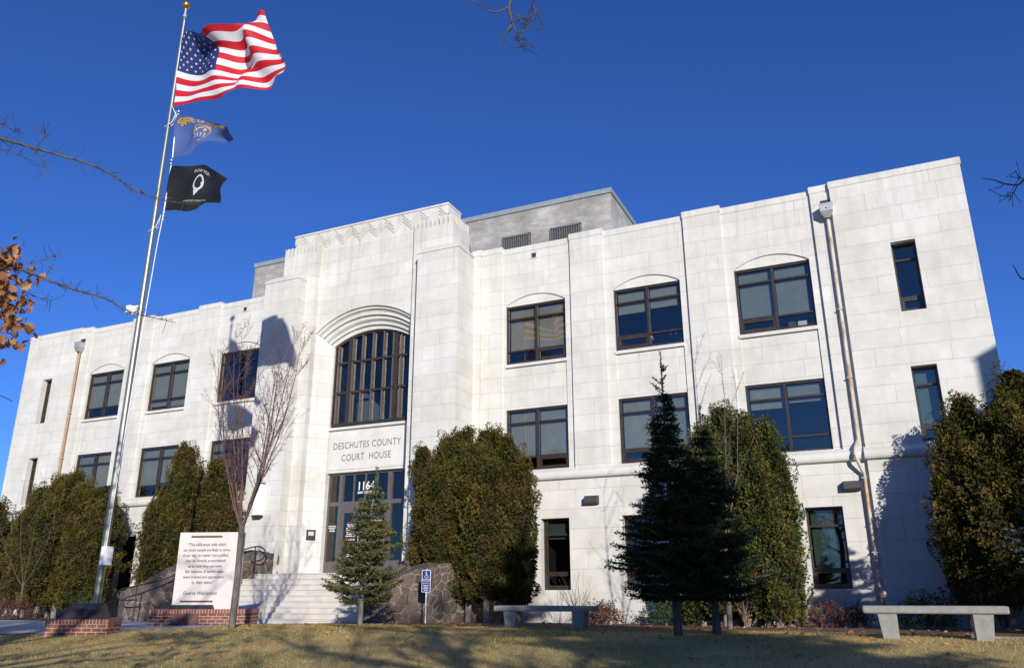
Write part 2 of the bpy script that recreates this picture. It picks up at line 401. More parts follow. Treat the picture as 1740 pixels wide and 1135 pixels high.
def coping(x0,x1,y,zt,el=False,er=False):
    wb.cur=SM
    pr=[(y+.45,zt-.27),(y-.002,zt-.27),(y-.018,zt-.25),(y-.020,zt-.05),(y+.05,zt),(y+.45,zt-.02)]
    A=[(x0,a,b) for a,b in pr]; B=[(x1,a,b) for a,b in pr]
    wb.loft(A,B,True,True)
def belt(x0,x1,y):
    wb.cur=SM
    pr=[(y+.2,4.85),(y-.02,4.815),(y-.25,4.665),(y-.285,4.62),(y-.30,4.56),(y-.295,4.49),(y-.265,4.435),(y-.15,4.40),(y+.2,4.40)]
    wb.smooth=False
    A=[(x0,a,b) for a,b in pr]; B=[(x1,a,b) for a,b in pr]; wb.loft(A,B,True,True)
for sx in (-1,1):
    def seg(a,b): return (a,b) if sx>0 else (-b,-a)
    # upper walls
    for (a,b,y,t) in [(4.40,4.72,-.2,TOPP),(4.72,5.52,-.1,TOPP),(8.22,9.42,-.1,TOPP),(12.30,13.52,-.1,TOPP),(16.36,16.95,-.1,TOPP)]:
        a2,b2=seg(a,b); strip(a2,b2,y,4.4,t-.2); coping(a2-.02,b2+.02,y,t)
        ends(b2,y,.02,4.4,t-.2,True); ends(a2,y,.02,4.4,t-.2,False)
    for k,(a,b) in enumerate([(5.52,8.22),(9.42,12.30),(13.52,16.36)]):
        a2,b2=seg(a,b); bay(a2,b2,sx*CX[k]); coping(a2,b2,0,TOPB)
    a2,b2=seg(16.95,20.57); c=sx*C4
    strip(a2,b2,-.22,4.4,TOPP-.2,[(c-HW4,c+HW4,UB-.02,UT+.01),(c-HW4,c+HW4,MB_+.0,MT+.01)],depth=.34)
    coping(a2-.02,b2+.03,-.22,TOPP)
    ends(b2,-.22,(14 if sx>0 else .02),4.4,TOPP-.2,True); ends(a2,-.22,(.02 if sx>0 else 14),4.4,TOPP-.2,False)
    # lower walls, split at each opening
    gws=[(6.99,7.98),(9.74,10.72),(15.14,16.15)] if sx>0 else [(-16.15,-15.14),(-12.34,-11.34),(-10.86,-9.88),(-7.98,-6.99)]
    a2,b2=seg(4.40,16.95)
    strip(a2,b2,-.15,.95,4.4,[(g[0],g[1],GB,GT) for g in gws],m=SL,depth=.32)
    g4=seg(18.42,19.2)
    a2,b2=seg(16.95,20.57)
    strip(a2,b2,-.27,.95,4.4,[(g4[0],g4[1],GB,GT)],m=SL,depth=.36)
    ends(b2,-.27,(14 if sx>0 else 0),.95,4.4,True,SL); ends(a2,-.27,(0 if sx>0 else 14),.95,4.4,False,SL)
    wb.cur=SL
    a2,b2=seg(4.40,16.95); wb.box(a2,b2,-.21,.3,-.8,.95,skip='bd')
    a2,b2=seg(16.95,20.57); wb.box(a2-.06,b2+.06,-.33,14,-.8,.952,skip='bd')
    a2,b2=seg(4.40,16.9); belt(a2,b2,-.0)
    a2,b2=seg(16.9,20.57); wb.cur=SM
    belt(a2-(.2 if sx<0 else 0),b2+(.2 if sx>0 else 0),-.12)
    a2,b2=seg(20.57,20.8); wb.box(a2,b2,-.1,14,4.42,4.66); 
    a2,b2=seg(20.2,20.6); wb.box(a2,b2,.3,14,TOPP-.26,TOPP-.01)
# roof deck, back wall
wb.cur=S
wb.face([(-20.5,.3,12.6),(20.5,.3,12.6),(20.5,14,12.6),(-20.5,14,12.6)])
wb.face([(20.57,14,-.5),(-20.57,14,-.5),(-20.57,14,13),(20.57,14,13)])
# parapet backs
wb.face([(20.5,.43,12.6),(-20.5,.43,12.6),(-20.5,.43,12.95),(20.5,.43,12.95)])
# ---- entrance tower
for sx in (-1,1):
    def bx(a,b,*r,**k):
        wb.box(sx*a,sx*b,*r,**k)
    wb.cur=S
    bx(2.74,4.45,-1.45,.35,0,12.86,skip='td')
    wb.cur=SM
    # sloping pier cap
    x0,x1=sorted((sx*2.72,sx*4.475))
    A=[(x0,-1.475,12.84),(x1,-1.475,12.84),(x1,.35,12.84),(x0,.35,12.84)]
    A2=[(p[0],p[1],12.93) for p in A]; 
    i0,i1=sorted((sx*2.74,sx*4.22))
    B=[(i0,-1.22,13.16),(i1,-1.22,13.16),(i1,.35,13.16),(i0,.35,13.16)]
    wb.loft(A,A2,True,False); wb.loft(A2,B,False,True)
    # second step with fluted crown
    wb.cur=S; bx(2.265,3.97,-1.0,.32,1.3,14.12,skip='d')
    wb.cur=SM; bx(2.38,3.85,-.87,.30,14.11,14.38)
    k=0
    x=2.265
    while x<3.95:
        bx(x,min(x+.095,3.97),-1.0,-.86,14.122,14.46); x+=.187
    y=-.91
    while y<.3:
        bx(3.84,3.968,y,y+.09,14.122,14.46); y+=.18
    y=-.86
    while y<-.75:
        bx(2.267,2.40,y,y+.08,14.122,14.46); y+=.2
# central body above arch
OR,OZ=3.59,7.86; IR,IZ=3.40,7.27; OX,IX=2.265,1.78
def oz(x): return OZ+math.sqrt(OR*OR-x*x)
def iz(x): return IZ+math.sqrt(IR*IR-x*x)
N=28
wb.cur=S
for i in range(N):
    a=-OX+2*OX*i/N; b=-OX+2*OX*(i+1)/N
    wb.face([(a,-.75,oz(a)),(b,-.75,oz(b)),(b,-.75,12),(a,-.75,12)])
wb.face([(-OX,-.75,12),(OX,-.75,12),(OX,-.75,15.0),(-OX,-.75,15.0)])
wb.box(-3.55,-OX,-.75,.16,14.0,15.0,skip='rd'); wb.box(OX,3.55,-.75,.16,14.0,15.0,skip='ld')
wb.face([(OX,.16,12.6),(-OX,.16,12.6),(-OX,.16,15.),(OX,.16,15.)])
wb.cur=SM; wb.box(-3.66,3.66,-.87,.18,14.985,15.06)
# mouldings of the arch
prof=[(0,-.75),(0,-.67),(.03,-.66),(.13,-.665),(.17,-.60),(.2,-.555),(.30,-.53),(.38,-.545),(.40,-.44),(.43,-.43),(.56,-.43),(.62,-.37),(.66,-.31),(.76,-.29),(.80,-.30),(.82,-.20),(.86,-.19),(1.0,-.17),(1.0,0.12)]
rows=[]
for (t,y) in prof:
    row=[]
    for i in range(41):
        s_=-1+2*i/40
        xo,xi=s_*OX,s_*IX
        row.append((xo+(xi-xo)*t,y,oz(xo)+(iz(xi)-oz(xo))*t))
    rows.append(row)
wb.cur=SM; wb.smooth=False; wb.quadgrid([r[::-1] for r in rows])
# splayed jambs
zo,zi=oz(OX),iz(IX)
for sx in(-1,1):
    A=[(sx*OX,-.75,1.3),(sx*IX,-.15,1.3),(sx*IX,-.15,zi+.0),(sx*OX,-.75,zo)]
    uv=[(.0,1.3),(.8,1.3),(.8,zi),(0,zo)]
    wb.cur=S; wb.face(A if sx<0 else A[::-1],uv if sx<0 else uv[::-1])
    B=[(sx*IX,-.15,1.3),(sx*IX,.2,1.3),(sx*IX,.2,zi),(sx*IX,-.15,zi)]
    wb.face(B if sx<0 else B[::-1])
# sill and inscription block
wb.cur=SM
wb.loft([(-IX,.1,7.0),(-IX,-.2,6.9),(-IX,-.2,6.82),(-IX,.1,6.82)],[(IX,.1,7.0),(IX,-.2,6.9),(IX,-.2,6.82),(IX,.1,6.82)],True,True)
wb.box(-IX+.001,IX-.001,-.09,.3,5.2,6.82,skip='tb')
wb.box(-IX+.12,IX-.12,-.115,-.09,5.3,6.66,skip='b')
# lobby and rooms behind the glass
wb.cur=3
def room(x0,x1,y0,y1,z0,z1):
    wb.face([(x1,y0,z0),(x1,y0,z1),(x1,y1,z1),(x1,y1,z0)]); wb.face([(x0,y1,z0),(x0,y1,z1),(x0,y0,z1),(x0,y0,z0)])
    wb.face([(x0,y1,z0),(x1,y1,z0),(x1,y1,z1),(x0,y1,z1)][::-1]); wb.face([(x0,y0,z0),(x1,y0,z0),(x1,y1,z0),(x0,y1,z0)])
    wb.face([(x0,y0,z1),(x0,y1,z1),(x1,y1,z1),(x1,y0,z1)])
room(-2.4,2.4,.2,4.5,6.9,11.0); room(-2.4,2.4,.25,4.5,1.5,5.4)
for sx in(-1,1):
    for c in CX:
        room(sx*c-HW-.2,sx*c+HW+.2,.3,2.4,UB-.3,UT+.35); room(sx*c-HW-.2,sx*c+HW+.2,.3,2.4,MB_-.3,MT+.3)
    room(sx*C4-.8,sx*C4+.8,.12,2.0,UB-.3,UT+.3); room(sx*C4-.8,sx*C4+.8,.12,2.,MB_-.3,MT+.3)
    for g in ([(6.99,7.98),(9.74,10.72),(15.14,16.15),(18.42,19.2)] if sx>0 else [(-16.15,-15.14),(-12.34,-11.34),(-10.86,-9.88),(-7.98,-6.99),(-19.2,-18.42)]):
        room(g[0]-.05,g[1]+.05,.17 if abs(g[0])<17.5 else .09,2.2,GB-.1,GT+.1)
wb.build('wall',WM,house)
# ---- chevron frieze: three stepped layers with a zigzag lower edge
cb=MB()
per=.805; ph=.38
def zig(x): 
    t=((x-ph)/per)%1.0; return abs(t-.5)*2      # 1 at troughs ends, 0 in the middle
for L,(dz,y) in enumerate([(0.0,-.84),(.125,-.81),(.25,-.78)]):
    xs=sorted({-3.55,3.55,*[ph+per*k/2 for k in range(-12,14) if -3.55<ph+per*k/2<3.55]})
    for a,b in zip(xs,xs[1:]):
        za,zb=[14.96-dz-.40*zig(q) for q in (a,b)]
        top=14.985
        cb.face([(a,y,za),(b,y,zb),(b,y,top),(a,y,top)])
        cb.face([(a,y,za),(a,-.75,za),(b,-.75,zb),(b,y,zb)])
    # side return on the right and left
    for sx in(-1,1):
        z=14.96-dz-.40*zig(sx*3.55); xx=sx*(3.55+(-.75-y))
        cb.box(min(sx*3.549,xx),max(sx*3.549,xx),y+.001,.16,z,14.984)
cb.build('chevron_frieze',M['stone_smooth'],house)
M['vent_bar']=plain('grey vent bars',(.16,.155,.15),.6,.2)
# ---- penthouse
pb=MB(); 
pb.cur=0; pb.box(-9.02,9.02,2.6,9.5,12.5,16.02,skip='d')
pb.cur=1; pb.box(-9.07,9.07,2.55,9.55,15.93,16.14)
pent=pb.build('penthouse',[M['concrete_old'],M['metal_trim']],house)
for a,b in((1.55,2.8),(4.33,5.58),(6.46,7.77),(-5.6,-4.3)):
    v=MB(); v.cur=0; v.box(a,b,2.56,2.61,14.1,14.85); v.cur=1
    for q in (a,b-.05): v.box(q,q+.05,2.50,2.57,14.1,14.85)
    v.box(a,b,2.50,2.57,14.8,14.86)
    for i in range(1,13): x=a+(b-a)*i/13; v.box(x-.018,x+.018,2.52,2.56,14.1,14.8)
    v.build('louvre_vent',[M['dark_room'],M['vent_bar']],pent)
# ---- windows
random.seed(5)
def frame_window(x0,x1,z0,z1,y,vx,hz,sash=None,blinds=(),glassm='glass',sill=False,fw=.06,zf=None):
    """y = front of the frame"""
    f=MB(); d=.10
    f.cur=0
    f.box(x0,x0+fw,y,y+d,z0,z1); f.box(x1-fw,x1,y,y+d,z0,z1)
    f.box(x0+fw,x1-fw,y,y+d,z1-fw-.01,z1); f.box(x0+fw,x1-fw,y,y+d,z0,z0+fw)
    for x in vx: f.box(x-.035,x+.035,y-.008,y+d-.002,z0+fw,z1-fw-.01)
    xs=[x0+fw]+[q for x in vx for q in (x-.035,x+.035)]+[x1-fw]
    for z in hz:
        for i in range(0,len(xs),2): f.box(xs[i],xs[i+1],y+.004,y+d-.004,z-.028,z+.028)
    if sash:
        a,b,c,e=sash
        for q in((a,a+.075,c,e),(b-.075,b,c,e),(a+.075,b-.075,c,c+.08),(a+.075,b-.075,e-.08,e)): f.box(q[0],q[1],y+.012,y+d-.01,q[2],q[3])
    o=f.build('window',M['frame'],house)
    g=MB(); g.face([(x0+.01,y+.06,z0+.01),(x1-.01,y+.06,z0+.01),(x1-.01,y+.06,z1-.01),(x0+.01,y+.06,z1-.01)]); g.build('pane',M[glassm],o)
    for (a,b,c,e,m) in blinds:
        bb=MB(); bb.box(a,b,y+.15,y+.157,c,e); bb.build('blind',M[m],o)
    return o
def wide(c,z0,z1,sash_side,b):
    x0,x1=c-HW,c+HW; H=z1-z0; hu,hl=z0+H*.775,z0+H*.215
    bl=[]
    for side,(drop,m) in zip((0,1),b):
        a0,a1=(x0+.1,c-.06) if side==0 else (c+.06,x1-.16)
        if drop>0:
            dr_=min(.97,drop+random.uniform(-.035,.035)); bl.append((a0,a1,z1-.08-(H-.14)*dr_,z1-.08,random.choice([m,m,'blind_w','blind_c'])))
    s=None
    if sash_side==0: s=(x0+.06,c-.035,z0+.06,hl-.028)
    if sash_side==1: s=(c+.035,x1-.06,z0+.06,hl-.028)
    return frame_window(x0,x1,z0,z1,.10,[c],[hu,hl],s,bl)
B='blind';BL='blind_l'
def clutter(c,z0,items,par):
    for (x,w_,h_,mm) in items:
        m=MB(); m.box(c+x,c+x+w_,.42,.6,z0+.02,z0+h_); m.build('sill_object',[M['white_paint'],M['bronze_r'],M['blind_l']][mm],par)
wide(CX[0],UB,UT,1,[(.78,B),(.82,B)]); w_=wide(CX[1],UB,UT,0,[(.36,B),(.34,B)]); clutter(CX[1],UB+.35,[(.62,.22,.26,1),(.66,.14,.2,0),(-.1,.1,.12,0)],w_); w_=wide(CX[2],UB,UT,0,[(.78,B),(.76,B)]); clutter(CX[2],UB,[(.3,.22,.33,1),(.58,.28,.30,0),(-.5,.4,.12,1),(.2,.8,.05,2)],w_)
wide(CX[0],MB_,MT,1,[(.78,B),(.80,B)]); wide(CX[1],MB_,MT,0,[(.8,B),(.8,B)]); wide(CX[2],MB_,MT,None,[(.36,B),(.30,B)])
wide(-CX[0],UB,UT,None,[(0,B),(0,B)]); wide(-CX[1],UB,UT,None,[(.96,B),(.96,B)]); wide(-CX[2],UB,UT,None,[(.79,B),(.79,B)])
wide(-CX[0],MB_,MT,None,[(.3,B),(.2,B)]); wide(-CX[1],MB_,MT,None,[(.76,B),(.76,B)]); wide(-CX[2],MB_,MT,None,[(.7,B),(.75,B)])
for sx in(-1,1):
    for z0,z1 in((UB-.02,UT+.01),(MB_,MT+.01)):
        c=sx*C4; H=z1-z0
        bl=[(c-HW4+.08,c+HW4-.08,z0+H*.25,z1-.08,'blind_g' if z0<6 else 'blind')] if not (sx>0 and z0>6) else []
        frame_window(c-HW4,c+HW4,z0,z1,0.02,[],[z0+H*.76,z0+H*.22],(c-HW4+.06,c+HW4-.06,z0+.06,z0+H*.22-.028),bl)
for (a,b,bl) in [(6.99,7.98,[(7.1,7.85,2.55,3.1,'blind_g')]),(9.74,10.72,[]),(15.14,16.15,[(15.24,15.9,1.55,3.1,'blind_g')]),(18.42,19.2,[]),
                 (-16.15,-15.14,[]),(-12.34,-11.34,[(-12.2,-11.5,1.8,3.1,'blind_g')]),(-10.86,-9.88,[]),(-7.98,-6.99,[]),(-19.2,-18.42,[])]:
    H=GT-GB
    frame_window(a,b,GB,GT,.10 if abs(a)<17.5 and abs(b)<17.5 else .02,[],[GB+H*.77,GB+H*.24],(a+.06,b-.06,GB+.06,GB+H*.24-.028),bl,'glass_d')
# arched window
f=MB(); y=-.06; d=.12
ZB=7.0
def arch_frame(f,off,y0,y1,w):
    n=24
    for i in range(n):
        a,b=[-IX+2*IX*k/n for k in(i,i+1)]
        f.loft([(a,y0,iz(a)-w),(a,y1,iz(a)-w),(a,y1,iz(a)),(a,y0,iz(a))],[(b,y0,iz(b)-w),(b,y1,iz(b)-w),(b,y1,iz(b)),(b,y0,iz(b))],i==0,i==n-1)
f.cur=0; arch_frame(f,0,y,y+d,.08)
f.box(-IX,-IX+.06,y,y+d,ZB,iz(IX)-.05); f.box(IX-.06,IX,y,y+d,ZB,iz(IX)-.05); f.box(-IX+.06,IX-.06,y,y+d,ZB,ZB+.09)
for x in(-1.06,1.085): f.box(x-.075,x+.075,y-.02,y+d,ZB+.02,iz(x)-.05)
for x in(-1.06,1.085):
    pass
xsg=[-1.72,-1.135,1.01,1.16,1.72]
for z in(8.28,9.5):
    for a,b in((-IX+.06,-1.135),(-.985,1.01),(1.16,IX-.06)): f.box(a,b,y-.004,y+.08,z-.045,z+.045)
f.cur=1  # paler metal for the thin bars: sunlight on them put into the colour
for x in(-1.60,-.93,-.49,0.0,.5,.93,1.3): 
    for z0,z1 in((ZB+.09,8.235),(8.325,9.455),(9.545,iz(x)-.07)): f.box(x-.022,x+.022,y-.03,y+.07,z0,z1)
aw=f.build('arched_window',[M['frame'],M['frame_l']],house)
g=MB(); n=24
for i in range(n):
    a,b=[-IX+2*IX*k/n for k in(i,i+1)]
    g.face([(a,.02,ZB),(b,.02,ZB),(b,.02,iz(b)),(a,.02,iz(a))])
g.build('pane',M['glass_d'],aw)
bb=MB(); bb.face([(-1.0,.5,7.05),(.35,.5,7.05),(.2,.5,7.6),(-.6,.5,8.35),(-1.0,.5,8.2)]); bb.build('stair_soffit',M['blind'],aw)
# ---- text helper
def text_mesh(s,size,loc,align='CENTER',spacing=1.0,word=1.0,bold=0):
    cu=bpy.data.curves.new('t','FONT'); cu.body=s; cu.size=size; cu.align_x=align; cu.space_character=spacing; cu.space_word=word; cu.resolution_u=3; cu.offset=bold
    ob=bpy.data.objects.new('t',cu); COL.objects.link(ob)
    dg=bpy.context.evaluated_depsgraph_get(); dg.update(); me=ob.evaluated_get(dg).to_mesh()
    v=[(p.co.x+loc[0],p.co.y+loc[1]) for p in me.vertices]; fs=[tuple(p.vertices) for p in me.polygons]
    ob.evaluated_get(dg).to_mesh_clear(); bpy.data.objects.remove(ob); bpy.data.curves.remove(cu)
    return v,fs
def put_text(mb,s,size,cx,cz,y,**k):
    sx=k.pop('sx',1)
    v,fs=text_mesh(s,size,(0,0),**k)
    for f_ in fs: mb.face([(cx+v[i][0]*sx,y,cz+v[i][1]) for i in f_],uv=[(0,0)]*len(f_))
for s_,z_ in(('DESCHUTES COUNTY',6.08),('COURT  HOUSE',5.62)):
    t=MB(); put_text(t,s_,.36,-.04,z_,-.121,spacing=1.08,sx=.80); t.build('inscription',M['letter'],house)
# ---- entrance doors
yd=.06
f=MB(); Z0,Z1=1.55,5.2
f.box(-IX,-IX+.07,yd,yd+.12,Z0,Z1); f.box(IX-.07,IX,yd,yd+.12,Z0,Z1); f.box(-IX+.07,IX-.07,yd,yd+.12,Z1-.08,Z1)
for x in(-1.195,.96): f.box(x-.075,x+.075,yd-.02,yd+.12,Z0,Z1-.08)
for a,b in((-IX+.07,-1.27),(-1.12,.885),(1.035,IX-.07)): f.box(a,b,yd-.01,yd+.11,3.98,4.13)
f.box(-1.12,.885,yd,yd+.1,3.82,3.98)
for x in(-.63,-.12,.39): f.box(x-.016,x+.016,yd,yd+.06,4.13,Z1-.08)
for a,b in((-IX+.07,-1.27),(1.035,IX-.07)): f.box(a,b,yd+.01,yd+.1,Z0,2.0)
ent=f.build('entrance_frame',M['frame_l'],house)
g=MB()
g.face([(-IX+.03,yd+.05,2),(-1.2,yd+.05,2),(-1.2,yd+.05,4),(-IX+.03,yd+.05,4)]); g.face([(1,yd+.05,2),(IX-.03,yd+.05,2),(IX-.03,yd+.05,4),(1,yd+.05,4)])
g.face([(-IX+.03,yd+.05,4.1),(IX-.03,yd+.05,4.1),(IX-.03,yd+.05,5.15),(-IX+.03,yd+.05,5.15)])
g.build('pane',M['glass_d'],ent)
t=MB(); put_text(t,'1164',.43,-.12,4.54,yd+.044,sx=.86,spacing=1.04,bold=.007); 
v=t.build('house_number',M['white_paint'],ent)
t=MB(); put_text(t,'NW BOND',.12,-.14,4.40,yd+.044,spacing=1.15,bold=.005); t.build('street_name',M['white_paint'],ent)
for a,b in((-1.12,-.118),(-.112,.885)):
    f=MB(); f.box(a+.003,a+.10,yd+.01,yd+.09,Z0,3.82); f.box(b-.10,b-.003,yd+.01,yd+.09,Z0,3.82); f.box(a+.1,b-.1,yd+.01,yd+.09,3.72,3.82); f.box(a+.1,b-.1,yd+.01,yd+.09,Z0,2.0); f.box(a+.1,b-.1,yd+.01,yd+.08,2.62,2.67)
    dr=f.build('door',M['frame_l'],house)
    g=MB(); g.face([(a+.09,yd+.05,1.9),(b-.09,yd+.05,1.9),(b-.09,yd+.05,3.75),(a+.09,yd+.05,3.75)]); g.build('pane',M['glass_d'],dr)
    h=MB(); hx=b-.16 if a<-.5 else a+.16; h.tube([(hx,yd+.02,2.35),(hx,yd-.05,2.38),(hx,yd-.05,2.95),(hx,yd+.02,2.98)],.014); h.build('handle',M['galv'],dr)
# printed notices on the glass: rows too small to read
M['red_print']=plain('red print',(.5,.02,.02),.6)
def notice(x0,x1,z0,z1,rows,red,par,yy):
    t=MB(); random.seed(int(abs(x0)*100)); h=(z1-z0)/rows
    for i in range(rows):
        z=z1-h*(i+.5); t.cur=1 if i in red else 0
        w_=(x1-x0)*(.55+.45*random.random())/2; c=(x0+x1)/2; x=c-w_
        while x<c+w_:
            l=random.uniform(.015,.05); t.box(x,min(x+l,c+w_),yy,yy+.001,z-h*.26,z+h*.26,skip='btdlr'); x+=l+.012
    return t.build('printed_notice',[M['white_paint'],M['red_print']],par)
notice(-1.70,-1.34,3.05,3.3,4,(),ent,yd+.044); notice(-.92,-.42,2.72,3.4,10,(0,8),house,yd+.0445); notice(-.86,-.46,2.15,2.4,4,(0,),house,yd+.0445); notice(.1,.72,2.75,3.45,8,(),house,yd+.0445)
# ---- plaque, wall lamps, scuppers, downspouts, wall packs, camera
p=MB(); p.cur=0; p.box(-.17,.17,0,.02,-.19,.19); p.cur=1; p.box(-.1,.1,-.003,0,-.02,.12); 
q=p.build('plaque',[M['black'],M['galv']],house); dv=Vector((-(OX-IX),-.6,0)).normalized(); 
q.location=(-2.02,-.475,2.93); q.rotation_euler=(0,0,math.atan2(.6,OX-IX)); 
def sconce(x):
    s=MB(); s.cur=0; s.box(x-.16,x+.16,-1.64,-1.46,3.62,4.74); s.cur=1; s.box(x-.18,x+.18,-1.66,-1.45,3.54,3.62); s.box(x-.175,x+.175,-1.655,-1.45,4.74,4.78)
    return s.build('wall_lamp',[M['white_paint'],M['bronze']],house)
sconce(-3.66); sconce(3.66)
def wallpack(x,z,w_=.42,y=-.15):
    s=MB(); A=[(x-w_/2,y,z+.13),(x-w_/2,y-.24,z+.10),(x-w_/2,y-.26,z-.10),(x-w_/2,y-.1,z-.15),(x-w_/2,y,z-.15)]
    s.loft(A[::-1],[(x+w_/2,p[1],p[2]) for p in A[::-1]],True,True); return s.build('wall_light',M['darkbox'],house)
wallpack(8.80,3.72); wallpack(16.47,3.74); wallpack(-8.80,3.72)
def scupper(x):
    s=MB(); s.cur=0; s.box(x-.09,x+.09,-.012,.01,12.52,12.70); s.cur=1; s.box(x-.115,x-.09,-.02,.01,12.50,12.72); s.box(x+.09,x+.115,-.02,.01,12.50,12.72); s.box(x-.115,x+.115,-.02,.01,12.70,12.725); s.box(x-.115,x+.115,-.03,.01,12.495,12.52)
    s.build('scupper',[M['dark_room'],M['stone_smooth']],house)
scupper(6.8); scupper(-6.82)
def downspout(sx):
    pipe=M['downspout'] if sx>0 else M['pipe_brown']
    s=MB(); x=sx*16.80
    # hopper head with dark overflow opening above
    s.cur=0; s.loft([(x-.185,-.42,12.10),(x+.185,-.42,12.10),(x+.185,-.1,12.10),(x-.185,-.1,12.10)],[(x-.19,-.42,12.32),(x+.19,-.42,12.32),(x+.19,-.1,12.32),(x-.19,-.1,12.32)],False,False)
    s.loft([(x-.07,-.30,11.9),(x+.07,-.30,11.9),(x+.07,-.12,11.9),(x-.07,-.12,11.9)],[(x-.185,-.42,12.10),(x+.185,-.42,12.10),(x+.185,-.1,12.10),(x-.185,-.1,12.10)])
    s.box(x-.2,x+.2,-.43,-.1,12.32,12.35)
    s.cur=1; s.box(x-.15,x+.14,-.125,-.09,12.40,12.58); s.face([(x-.03,-.425,12.18),(x,-.425,12.14),(x+.03,-.425,12.18),(x,-.425,12.22)])
    hopper=s.build('rain_hopper',[M['galv'],M['dark_room']],house)
    p=MB(); r=.052
    pts=[(x,-.19,11.95),(x,-.19,5.02),(x-sx*.10,-.30,4.80),(x-sx*.14,-.44,4.58),(x-sx*.10,-.44,4.40),(x+sx*.02,-.27,4.05),(x+sx*.02,-.25,1.1),(x+sx*.02,-.31,.95),(x+sx*.02,-.31,-.05)]
    p.tube(pts,[r]*len(pts),8); o=p.build('downspout',pipe,house)
    for z in (3.9,8.9,6.8,1.9):
        b=MB(); xx=x if z>5 else x+sx*.02; yy=-.19 if z>5 else -.26; b.box(xx-.075,xx+.075,yy-.06,yy+.1,z,z+.03); b.build('strap',M['galv'],o)
downspout(1); downspout(-1)
for (x,yy,z) in((-2.9,-.6,15.06),(3.15,-.6,15.06)):
    s=MB(); s.box(x-.03,x+.03,yy-.03,yy+.03,z,z+.10); s.sphere((x,yy,z+.12),.04,8); s.build('lightning_rod',M['white_paint'],house)
# ---------------------------------------------------------------- steps and stone cheek walls
st=MB(); nr=9; rh=1.55/nr
for k in range(nr):
    z1=1.55-k*rh; yf=-2.0-k*.305; xl=-(3.38+.02*k+max(0,k-3)*.22); xr=3.42
    yb=-.1 if k==0 else yf+.305+.02
    st.box(xl,xr,yf,yb+.0,z1-rh-.02,z1-.035,skip='bd')
    st.box(xl,xr,yf-.022,yb,z1-.035,z1,skip='b')
st.box(-3.4,3.4,.0,.35,1.2,1.546)
st.build('entrance_steps',M['concrete'],label='broad flight of nine pale concrete steps leading up to the entrance doors',cat='steps')
def mass(pts,name,label):
    m=MB(); n=len(pts); cx=sum(p[0] for p in pts)/n; cy=sum(p[1] for p in pts)/n; hc=sum(p[2] for p in pts)/n+.05
    from mathutils import noise as mn
    def J(x,y,z,am=.055):
        q=Vector((x,y,z)); v=mn.cell_vector(q*3.1+Vector((7,3,1)))-Vector((.5,.5,.5)); w=mn.noise_vector(q*5.0); q=q+v*am+w*am*.8; return (q.x,q.y,q.z)
    ring=[]
    for i in range(n):
        a,b_=pts[i],pts[(i+1)%n]; K=max(2,int(math.hypot(a[0]-b_[0],a[1]-b_[1])/.13))
        ring+=[(a[0]+(b_[0]-a[0])*k/K,a[1]+(b_[1]-a[1])*k/K,a[2]+(b_[2]-a[2])*k/K) for k in range(K)]
    rows=[]
    for r_ in range(17):
        t_=r_/16; rows.append([J(x,y,-.4+(z+.4)*t_) for x,y,z in ring])
    for r_ in range(1,10):
        t_=r_/9; rows.append([J(x+(cx-x)*t_,y+(cy-y)*t_,z+(hc-z)*t_,.055*(1-t_*.9)) for x,y,z in ring])
    m.quadgrid(rows,closed=True)
    return m.build(name,M['lava'],label=label,cat='stone wall')
mass([(2.7,-1.3,2.62),(3.25,-2.0,2.3),(3.38,-3.2,1.5),(3.42,-4.72,.93),(4.3,-4.78,1.24),(5.1,-4.2,1.66),(5.7,-2.8,1.78),(5.9,-.1,1.95),(4.4,-.1,2.6)],'cheek_wall','rough lava-rock cheek wall with pale mortar right of the entrance steps, behind the blue sign')
mass([(-2.72,-1.3,2.28),(-4.4,-.1,2.55),(-6.6,-.1,1.9),(-7.75,-2.2,1.1),(-7.7,-3.6,.95),(-6.6,-4.35,1.0),(-4.9,-4.15,1.75),(-3.75,-3.3,2.25),(-3.25,-2.1,2.36)],'cheek_wall','curved lava-rock cheek wall left of the entrance steps, partly behind the white quotation panel')
hr=MB()
def sm_curve(pts,n=6):
    P=[Vector(p) for p in pts]; out=[]
    for i in range(len(P)-1):
        p0=P[max(i-1,0)];p1=P[i];p2=P[i+1];p3=P[min(i+2,len(P)-1)]
        for k in range(n):
            t=k/n; out.append(.5*((2*p1)+(p2-p0)*t+(2*p0-5*p1+4*p2-p3)*t*t+(-p0+3*p1-3*p2+p3)*t**3))
    out.append(P[-1]); return out
hr.tube(sm_curve([(-2.95,-2.2,1.98),(-2.72,-2.12,2.05),(-2.65,-2.1,2.3),(-2.8,-2.15,2.44),(-3.0,-2.25,2.46),(-3.25,-2.7,2.3),(-3.6,-3.5,1.95),(-4.6,-4.5,1.4),(-5.5,-4.9,1.15),(-6.0,-5.0,1.05),(-6.15,-5.0,.9),(-6.0,-4.98,.72),(-5.4,-4.85,.72)]),.024,8)
for p,z in(((-2.98,-2.24),2.46),((-5.45,-4.88),1.16),((-4.1,-4.05),1.66)): hr.tube([(p[0],p[1],-.02 if z<2 else 1.5),(p[0],p[1],z)],.02,8)
hr.build('handrail',M['black'],label='black pipe handrail with looped ends beside the left stone cheek wall',cat='handrail')
